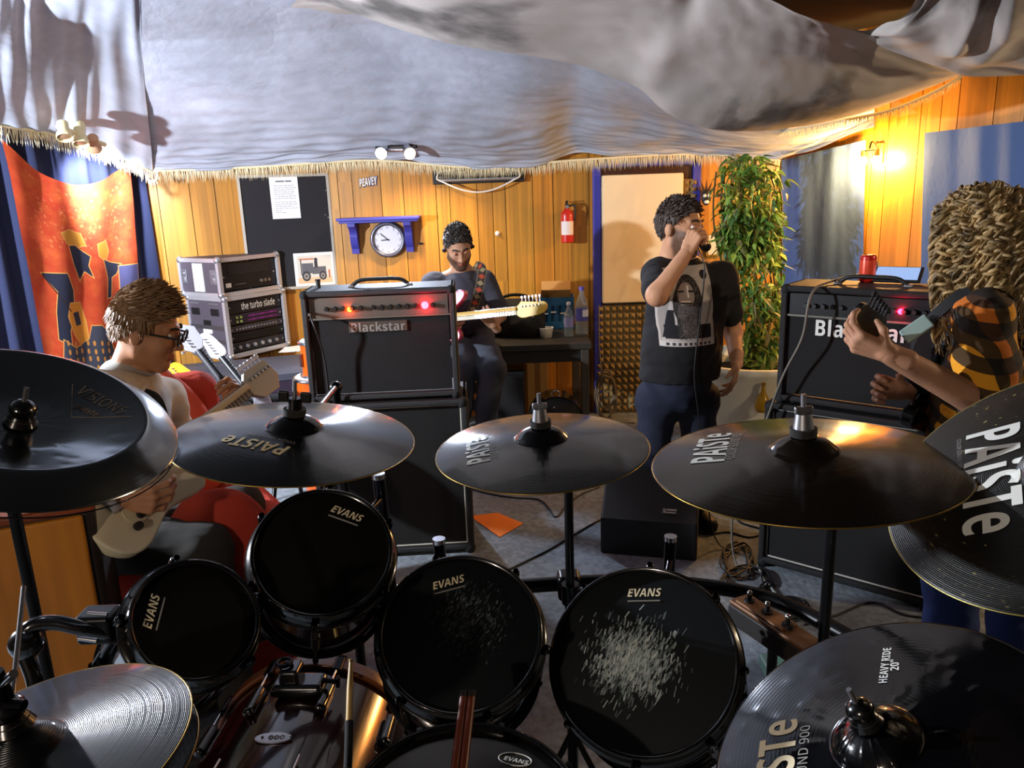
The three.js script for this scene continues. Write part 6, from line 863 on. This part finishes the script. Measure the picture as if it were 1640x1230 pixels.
// hi-hat pair
const hatN = camDir(-.153, .951, .268), hat = cymbal('hi_hat_cymbal', 'top hi-hat cymbal with ringed black lathe lines and clutch', 44, 1222, .875, hatN, .178, { nut: 'ball', mat: cymMat(ringBump, .0011, { roughness: .3 }), hb: .024, rb: .045 });
{ const hb = cymbal('hi_hat_cymbal', 'lower hi-hat cymbal closed under the ringed one', 44, 1222, .875, hatN, .178, { nut: 'ball' }); const g = hb.g; g.position.addScaledVector(v3(0, 1, 0).applyQuaternion(g.quaternion), -.03); for (const k of ['wing_nut', 'thread', 'felt_washer', 'felt_under']) { const m = g.getObjectByName(k); if (m) g.remove(m); } g.getObjectByName('bow').scale.y = -.6;
  const n = v3(0, 1, 0).applyQuaternion(hat.g.quaternion), c = hat.g.position.clone(), s = thing('hi_hat_stand', 'hi-hat stand with a thin steel pull rod', 'stand', v3(c.x, 0, c.z)), L = p => p.clone().sub(s.position); const rt = camPt(38, 940, .98), rb = c.clone().addScaledVector(n, .06);
  part('pull_rod', rod(L(rb), L(rt), .0032), M.steel, s, 'thin steel rod'); part('clutch', merge([rod(L(c.clone().addScaledVector(n, .05)), L(c.clone().addScaledVector(n, .12)), .013, .011, 16), rod(L(c.clone().addScaledVector(n, .085)).add(v3(-.03, 0, 0)), L(c.clone().addScaledVector(n, .085)).add(v3(.03, .0, .01)), .006)]), M.darkChrome, s); part('clutch_wing', rod(L(c.clone().addScaledVector(n, .1)).add(v3(.0, 0, 0)), L(c.clone().addScaledVector(n, .115)).add(v3(.03, .01, .01)), .005), M.chrome, s);
  const b = L(c.clone().addScaledVector(n, -.06)); part('tube', rod(v3(b.x * .5, .06, b.z * .5), b, .014), M.blackMetal, s); for (let i = 0; i < 3; i++) { const a = .3 + i * 2.094, e = v3(Math.cos(a) * .24, .012, Math.sin(a) * .24); part('leg', rod(v3(0, .34, 0), e, .008), M.blackMetal, s); } part('footboard', rbox(.085, .014, .28, .005, 0, .05, .2).rotateX(.0), M.darkChrome, s);
}
// stands
const standFor = (c, label, foot, y1, o) => stand(label, c.g.position.clone(), foot, y1, o);
{ const f = (px, py, d) => { const p = at(px, py, d); return p; };
  let p = crashB.g.position; const fb = f(912, 880, 1.68); standFor(crashB, 'black cymbal stand standing in front of the orange sheet', v3(fb.x, 0, fb.z), f(912, 950, 1.68).y, { yaw: .6 });
  const fc = f(1325, 940, 1.36); standFor(crashC, 'black cymbal stand before the low speaker cabinet', v3(fc.x, 0, fc.z), .62, { yaw: 1.0 });
  const fa = f(560, 860, 2.0); standFor(crashA, 'black cymbal stand behind the small upper tom', v3(fa.x, 0, fa.z), .7, { yaw: .2 });
  const fd = china.g.position; standFor(china, 'black cymbal stand under the china cymbal', v3(fd.x - .12, 0, fd.z - .12), .8, { yaw: .9 });
  const fe = worn.g.position; standFor(worn, 'black cymbal stand under the scuffed cymbal', v3(fe.x + .14, 0, fe.z - .05), .75, { yaw: .1 });
  const fr = ride.g.position; standFor(ride, 'black cymbal stand under the large ride cymbal', v3(fr.x + .12, 0, fr.z - .05), .5, { yaw: .5 }); }
// toms
function lugged(g, R, depth, n, phase, hw) { const lm = M.darkChrome; for (let i = 0; i < n; i++) { const a = phase + i * Math.PI * 2 / n, c = Math.cos(a), s = Math.sin(a); const lg = part('lug', merge([rbox(.018, depth * .3, .018, .006, 0, -depth * .5, 0), cyl(.006, .006, depth * .5, 0, -depth * .5, 0, 10)]).rotateY(-a).translate(c * (R + .004), 0, s * (R + .004)), M.blackMetal, g); part('tension_rod', merge([cyl(.0028, .0028, depth * .32, c * (R + .011), -depth * .2, s * (R + .011), 8), cyl(.0055, .0065, .012, c * (R + .011), .004, s * (R + .011), 8), rbox(.016, .02, .012, .004, c * (R + .011), -.008, s * (R + .011))]), lm, lg); part('tension_rod', merge([cyl(.0028, .0028, depth * .32, c * (R + .011), -depth * .8, s * (R + .011), 8), cyl(.0065, .0055, .012, c * (R + .011), -depth - .004, s * (R + .011), 8)]), lm, lg); } }
const hoopProf = (R, s) => new THREE.LatheGeometry([[R - .006, .012], [R - .002, .0155], [R + .002, .0155], [R + .002, -.012], [R + .013, -.015], [R + .013, -.018], [R + .001, -.018]].map(q => new THREE.Vector2(q[0], q[1] * s)), 72);
function drum(name, label, px, py, zc, n, R, depth, { lugs = 6, phase = .3, shell = phys(0x0c0709, .15, 0, { clearcoat: 1, clearcoatRoughness: .05 }), headMat, hoop = M.gloss } = {}) {
  const g = thing(name, label, 'drum'); discFrame(g, px, py, zc, n);
  part('shell', new THREE.CylinderGeometry(R - .006, R - .006, depth - .012, 64, 1, true).translate(0, -depth / 2, 0), shell, g, 'dark glossy shell'); part('batter_head', new THREE.CircleGeometry(R - .003, 64).rotateX(-Math.PI / 2), headMat || std(0x131211, .26), g, 'black drum head'); part('resonant_head', new THREE.CircleGeometry(R - .004, 48).rotateX(Math.PI / 2).translate(0, -depth, 0), std(0x0c0c0c, .4), g);
  part('hoop', hoopProf(R, 1), hoop, g, 'black counter hoop'); part('hoop', hoopProf(R, -1).translate(0, -depth, 0), hoop, g, 'black counter hoop'); lugged(g, R, depth, lugs, phase, 0); return g;
}
function scuffs(seed, cx, cy, sig, n, bright, len, slant) { return canvasTex(1024, 1024, (x, w, h) => { const r = rng(seed), gs = () => (r() + r() + r() + r() - 2) * 1.0; x.fillStyle = '#14171a'; x.fillRect(0, 0, w, h); x.lineCap = 'round'; for (let i = 0; i < n; i++) { const a = cx + gs() * sig, b = cy + gs() * sig * .92, d = Math.hypot(a - cx, b - cy) / sig, L = len * (.4 + r()), an = slant + (r() - .5) * .7; x.globalAlpha = Math.min(1, bright * (.35 + .65 * r())); x.strokeStyle = ['#c6d2d0', '#9fb0ae', '#e0e6e2', '#7f908f'][Math.floor(r() * 4)]; x.lineWidth = 2.5 + r() * 6; x.beginPath(); x.moveTo(a, b); x.lineTo(a + Math.cos(an) * L, b - Math.sin(an) * L); x.stroke(); } }); }
const logoOn = (g, s, e, sz) => { lettering(g, 'EVANS', onDisc(g, ...s), onDisc(g, ...e), M.cream, { tall: 1.05, skew: .25, lift: .0008, name: 'maker_logo' }); const n = v3(0, 1, 0); const a = g.worldToLocal(onDisc(g, ...s)), b = g.worldToLocal(onDisc(g, ...e)), ux = b.clone().sub(a), uy = n.clone().cross(ux).normalize(); const off = uy.multiplyScalar(-ux.length() * .14); const ln = rod(a.clone().add(off).setY(.0008), b.clone().add(off).setY(.0008), ux.length() * .025, ux.length() * .025, 6); part('logo_rule', ln, M.logoDim, g); };
const tom1 = drum('rack_tom', 'smallest black tom beside the amber cabinet', 312, 995, 1.30, tilted(312, 995, .89, .6, .8), .105, .2, { lugs: 5, phase: .4 });
logoOn(tom1, [242, 1008], [256, 956]);
const tom2 = drum('rack_tom', 'small black tom mounted over the bass drum below the crash', 517, 886, 1.49, tilted(517, 886, .9, 0, 1), .132, .19, { lugs: 6, phase: .5 });
logoOn(tom2, [529, 819], [576, 836]);
const tom3 = drum('rack_tom', 'medium black tom with faint grey stick marks', 738, 1014, 1.51, tilted(738, 1014, .93, -.05, 1), .158, .2, { lugs: 6, phase: .2, headMat: std(0xffffff, .34, 0, { map: scuffs(5, 560, 420, 200, 700, .34, 22, 1.0) }) });
logoOn(tom3, [694, 945], [743, 932]);
const tom4 = drum('rack_tom', 'largest black tom with bright white stick marks on its head', 1030, 1056, 1.54, tilted(1030, 1056, .965, -.45, .9), .184, .24, { lugs: 8, phase: .2, headMat: std(0xffffff, .34, 0, { map: scuffs(8, 440, 530, 190, 1500, 1, 34, 1.05) }) });
logoOn(tom4, [1005, 956], [1057, 955]);
// snare below them
const snare = drum('snare_drum', 'black snare drum with an oval maker mark low behind the sticks', 745, 1298, 1.19, tilted(745, 1298, .7, 0, 1), .178, .14, { lugs: 8 });
lettering(snare, 'EVANS', onDisc(snare, 806, 1217), onDisc(snare, 844, 1225), M.logo, { skew: .2, tall: .9, lift: .0008, name: 'maker_logo' });
{ const c = snare.worldToLocal(onDisc(snare, 825, 1217)), t = part('oval_mark', new THREE.TorusGeometry(.028, .0012, 6, 40).rotateX(Math.PI / 2).scale(1, 1, .5).rotateY(-.2), M.logo, snare); t.position.set(c.x, .001, c.z); }
// bass drum lying with its axis towards the throne
{
  const P = onY(500, 1050, .6), R = .285, L = .46, g = thing('bass_drum', 'dark red lacquered bass drum with claw hooks and an oval badge', 'drum', v3(P.x + .0, .3, P.z)); g.rotation.y = -.05; g.updateMatrixWorld(true);
  const sh = phys(0x1e090d, .16, 0, { clearcoat: 1, clearcoatRoughness: .06 }), wd = phys(0x6a3a18, .3, 0, { clearcoat: .7 });
  part('shell', new THREE.CylinderGeometry(R - .012, R - .012, L, 72, 1, true).rotateX(Math.PI / 2).translate(0, 0, L / 2), sh, g, 'dark wine red shell'); const ring = z => new THREE.LatheGeometry([[R - .012, -.022], [R + .0, -.022], [R + .003, -.018], [R + .003, .018], [R, .022], [R - .012, .022], [R - .012, -.022]].map(q => new THREE.Vector2(...q)), 80).rotateX(Math.PI / 2).translate(0, 0, z);
  part('hoop', ring(0), wd, g, 'wooden hoop'); part('hoop', ring(L), wd, g, 'wooden hoop'); part('batter_head', new THREE.CircleGeometry(R - .012, 60).translate(0, 0, L + .005), std(0x0c0c0c, .4), g); part('resonant_head', new THREE.CircleGeometry(R - .012, 60).rotateY(Math.PI).translate(0, 0, -.005), std(0x0c0c0c, .4), g);
  for (let i = 0; i < 10; i++) { const a = Math.PI / 2 + .38 + i * Math.PI / 5, c = Math.cos(a), s = Math.sin(a); for (const z of [0, L]) { const d = z ? -1 : 1, cl = part('claw_hook', merge([rbox(.026, .014, .06, .006, 0, R + .004, z + d * .01), rbox(.026, .03, .01, .004, 0, R - .006, z - d * .024)]).rotateZ(a - Math.PI / 2), M.darkChrome, g); part('tension_rod', rod(v3(c * (R + .006), s * (R + .006), z + d * .02), v3(c * (R + .004), s * (R + .004), z + d * .12), .0035), M.chrome, cl); } part('lug', rbox(.03, .026, .1, .012, 0, R + .0, L * .3).rotateZ(a - Math.PI / 2), M.gloss, g); }
  const br = part('mount_bracket', merge([rbox(.13, .035, .07, .014, 0, R + .006, .11), rbox(.05, .05, .06, .01, -.02, R + .03, .1)]), M.gloss, g, 'black tom mount bracket'); part('socket', new THREE.TorusGeometry(.017, .005, 8, 24).rotateX(Math.PI / 2).translate(-.035, R + .062, .1), M.darkChrome, br); part('wing_screw', merge([rod(v3(.06, R + .02, .11), v3(.1, R + .022, .12), .006), rbox(.01, .03, .014, .004, .1, R + .022, .12)]), M.darkChrome, br);
  const bd = part('badge', new THREE.CylinderGeometry(.042, .042, .003, 36).scale(1, 1, .42).translate(0, R - .0095, .28).rotateZ(.03), M.silver, g, 'oval silver badge'); for (const x of [-.033, .033]) part('badge_screw', cyl(.003, .003, .003, x, R - .0078, .28, 10), M.black, bd); for (const x of [-.013, 0, .013]) part('badge_mark', new THREE.TorusGeometry(.005, .0012, 6, 14).rotateX(Math.PI / 2).translate(x, R - .0076, .28), M.black, bd);
  part('spur', merge([rod(v3(-R * .8, -R * .45, .1), v3(-R - .12, -.285, .02), .009), rod(v3(R * .8, -R * .45, .1), v3(R + .12, -.285, .02), .009)]), M.blackMetal, g);
}
// rack bar, mounts and arms that carry the toms
{
  const y = .74, pts = [[-.95, -1.35], [-.62, -1.66], [-.3, -1.8], [0, -1.84], [.35, -1.84], [.62, -1.74], [.78, -1.5]].map(p => v3(p[0], y, p[1])), g = thing('drum_rack', 'black curved drum rack bar carrying the toms', 'drum rack', v3(0, 0, 0));
  part('rack_bar', tube(pts, .019, 60, 12), M.blackMetal, g); for (const p of [pts[0], pts[6]]) { part('upright', rod(v3(p.x, .03, p.z), v3(p.x, y + .05, p.z), .019), M.blackMetal, g); part('foot_bar', rod(v3(p.x, .02, p.z - .25), v3(p.x, .02, p.z + .25), .018), M.blackMetal, g); }
  const mount = (d, px, py, dep, label) => { const top = at(px, py, dep), n = v3(0, 1, 0).applyQuaternion(d.quaternion), side = d.position.clone().addScaledVector(n, -.1); const b = v3(top.x, y, -1.8); part('mount_post', rod(b, top, .0145, .0145, 18), M.darkChrome, g); part('post_cap', cyl(.016, .016, .012, top.x, top.y, top.z), M.chrome, g); const arm = top.clone().add(v3(0, -.06, 0)); part('mount_arm', tube([arm, arm.clone().lerp(side, .4).add(v3(0, .01, 0)), side], .008, 16, 8), M.darkChrome, g); part('rack_clamp', rbox(.055, .06, .055, .01, b.x, b.y, b.z), M.blackMetal, g); part('clamp_wing', rod(v3(b.x + .02, b.y + .03, b.z + .03), v3(b.x + .05, b.y + .05, b.z + .05), .006), M.darkChrome, g); };
  mount(tom3, 703, 866, 1.76); mount(tom4, 1074, 862, 1.78); mount(tom2, 606, 762, 1.74);
  const q = at(912, 950, 1.82); part('rack_clamp', rbox(.06, .07, .06, .012, q.x, y, -1.84), M.blackMetal, g);
  // curved arm holding the smallest tom
  const a = thing('tom_arm', 'curved black arm reaching to the smallest tom', 'arm'); const A = [[62, 1150, 1.22], [55, 1090, 1.22], [38, 1035, 1.22], [48, 1005, 1.22], [85, 997, 1.23], [130, 1006, 1.24], [176, 1014, 1.26]].map(p => camPt(...p)); part('arm_tube', tube(A, .0125, 40, 12), M.gloss, a); part('arm_joint', new THREE.SphereGeometry(.026, 18, 14).translate(...camPt(42, 1030, 1.22).toArray()), M.gloss, a); const bb = camPt(160, 1000, 1.27); part('arm_clamp', rbox(.06, .05, .05, .008, bb.x, bb.y, bb.z), M.blackMetal, a); part('clamp_bar', rod(camPt(140, 982, 1.24), camPt(172, 984, 1.24), .003), M.chrome, a); part('clamp_screw', rod(camPt(126, 1022, 1.22), camPt(156, 1026, 1.22), .004), M.chrome, a); part('arm_post', rod(v3(A[0].x, .02, A[0].z), A[0], .014), M.blackMetal, a);
  const w0 = at(1182, 958, 1.72), w1 = at(1306, 1038, 1.5), d = w1.clone().sub(w0), bar = thing('brown_clamp_bar', 'brown flat bar with three black knobs next to the largest tom', 'bar', w0.clone().add(w1).multiplyScalar(.5)); setFrame(bar, d, v3(0, 1, 0)); const L = d.length(); part('bar_plate', rbox(L, .012, .06, .005), std(0x6a4526, .45, .2), bar); part('bar_edge', rbox(L, .05, .012, .004, 0, -.03, .026), std(0x1a1410, .6), bar); for (const t of [-.34, -.1, .16]) { const k = part('knob', merge([cyl(.013, .015, .01, t * L, .011, 0), cyl(.006, .006, .02, t * L, .022, 0)]), M.black, bar); part('knob_tip', new THREE.SphereGeometry(.007, 10, 8).translate(t * L, .034, 0), M.chrome, k); } part('raised_plate', rbox(L * .62, .008, .05, .003, -.12 * L, .008, 0), std(0x7a4f2a, .45, .2), bar); part('bar_post', rod(v3(0, -.02, 0), v3(0, -w0.y + .22, 0), .012), M.blackMetal, bar);
}
// drumsticks
function stick(label, a, b, mat, grip) { const s = thing('drumstick', label, 'drumstick', null, grip ? undefined : 'pair of sticks in front of the medium tom'); const L = a.distanceTo(b), pr = [[0, 0], [.006, .003], [.0072, .01], [.0072, L * .72], [.004, L * .97], [.0035, L * .975], [.0052, L * .985], [.0052, L * .993], [.002, L], [0, L]].map(q => new THREE.Vector2(...q)); const g = new THREE.LatheGeometry(pr, 16); const m = part('stick_shaft', g, mat, s); s.position.copy(a); s.quaternion.setFromUnitVectors(v3(0, 1, 0), b.clone().sub(a).normalize()); if (grip) part('grip_sleeve', cyl(.0085, .0085, L * .4, 0, L * .22, 0, 16), M.rubber, s, 'dark grip sleeve'); else part('butt_end', cyl(.0074, .0074, .012, 0, .008, 0, 16), M.rubber, s); return s; }
const red = std(0x5a2410, .4);
stick('reddish brown drumstick standing upright in front of the medium tom', camPt(744, 1106, 1.3), camPt(706, 1420, 1.05), red); stick('reddish brown drumstick standing upright in front of the medium tom', camPt(756, 1106, 1.3), camPt(722, 1420, 1.05), red);
stick('pale yellow drumstick with a dark grip standing on the bass drum', camPt(557, 1235, 1.5), camPt(562, 1056, 1.66), std(0xb08a48, .4), true);

scene.traverse(o => { if (o.isMesh) { o.castShadow = true; o.receiveShadow = true; } });
renderer.render(scene, camera);
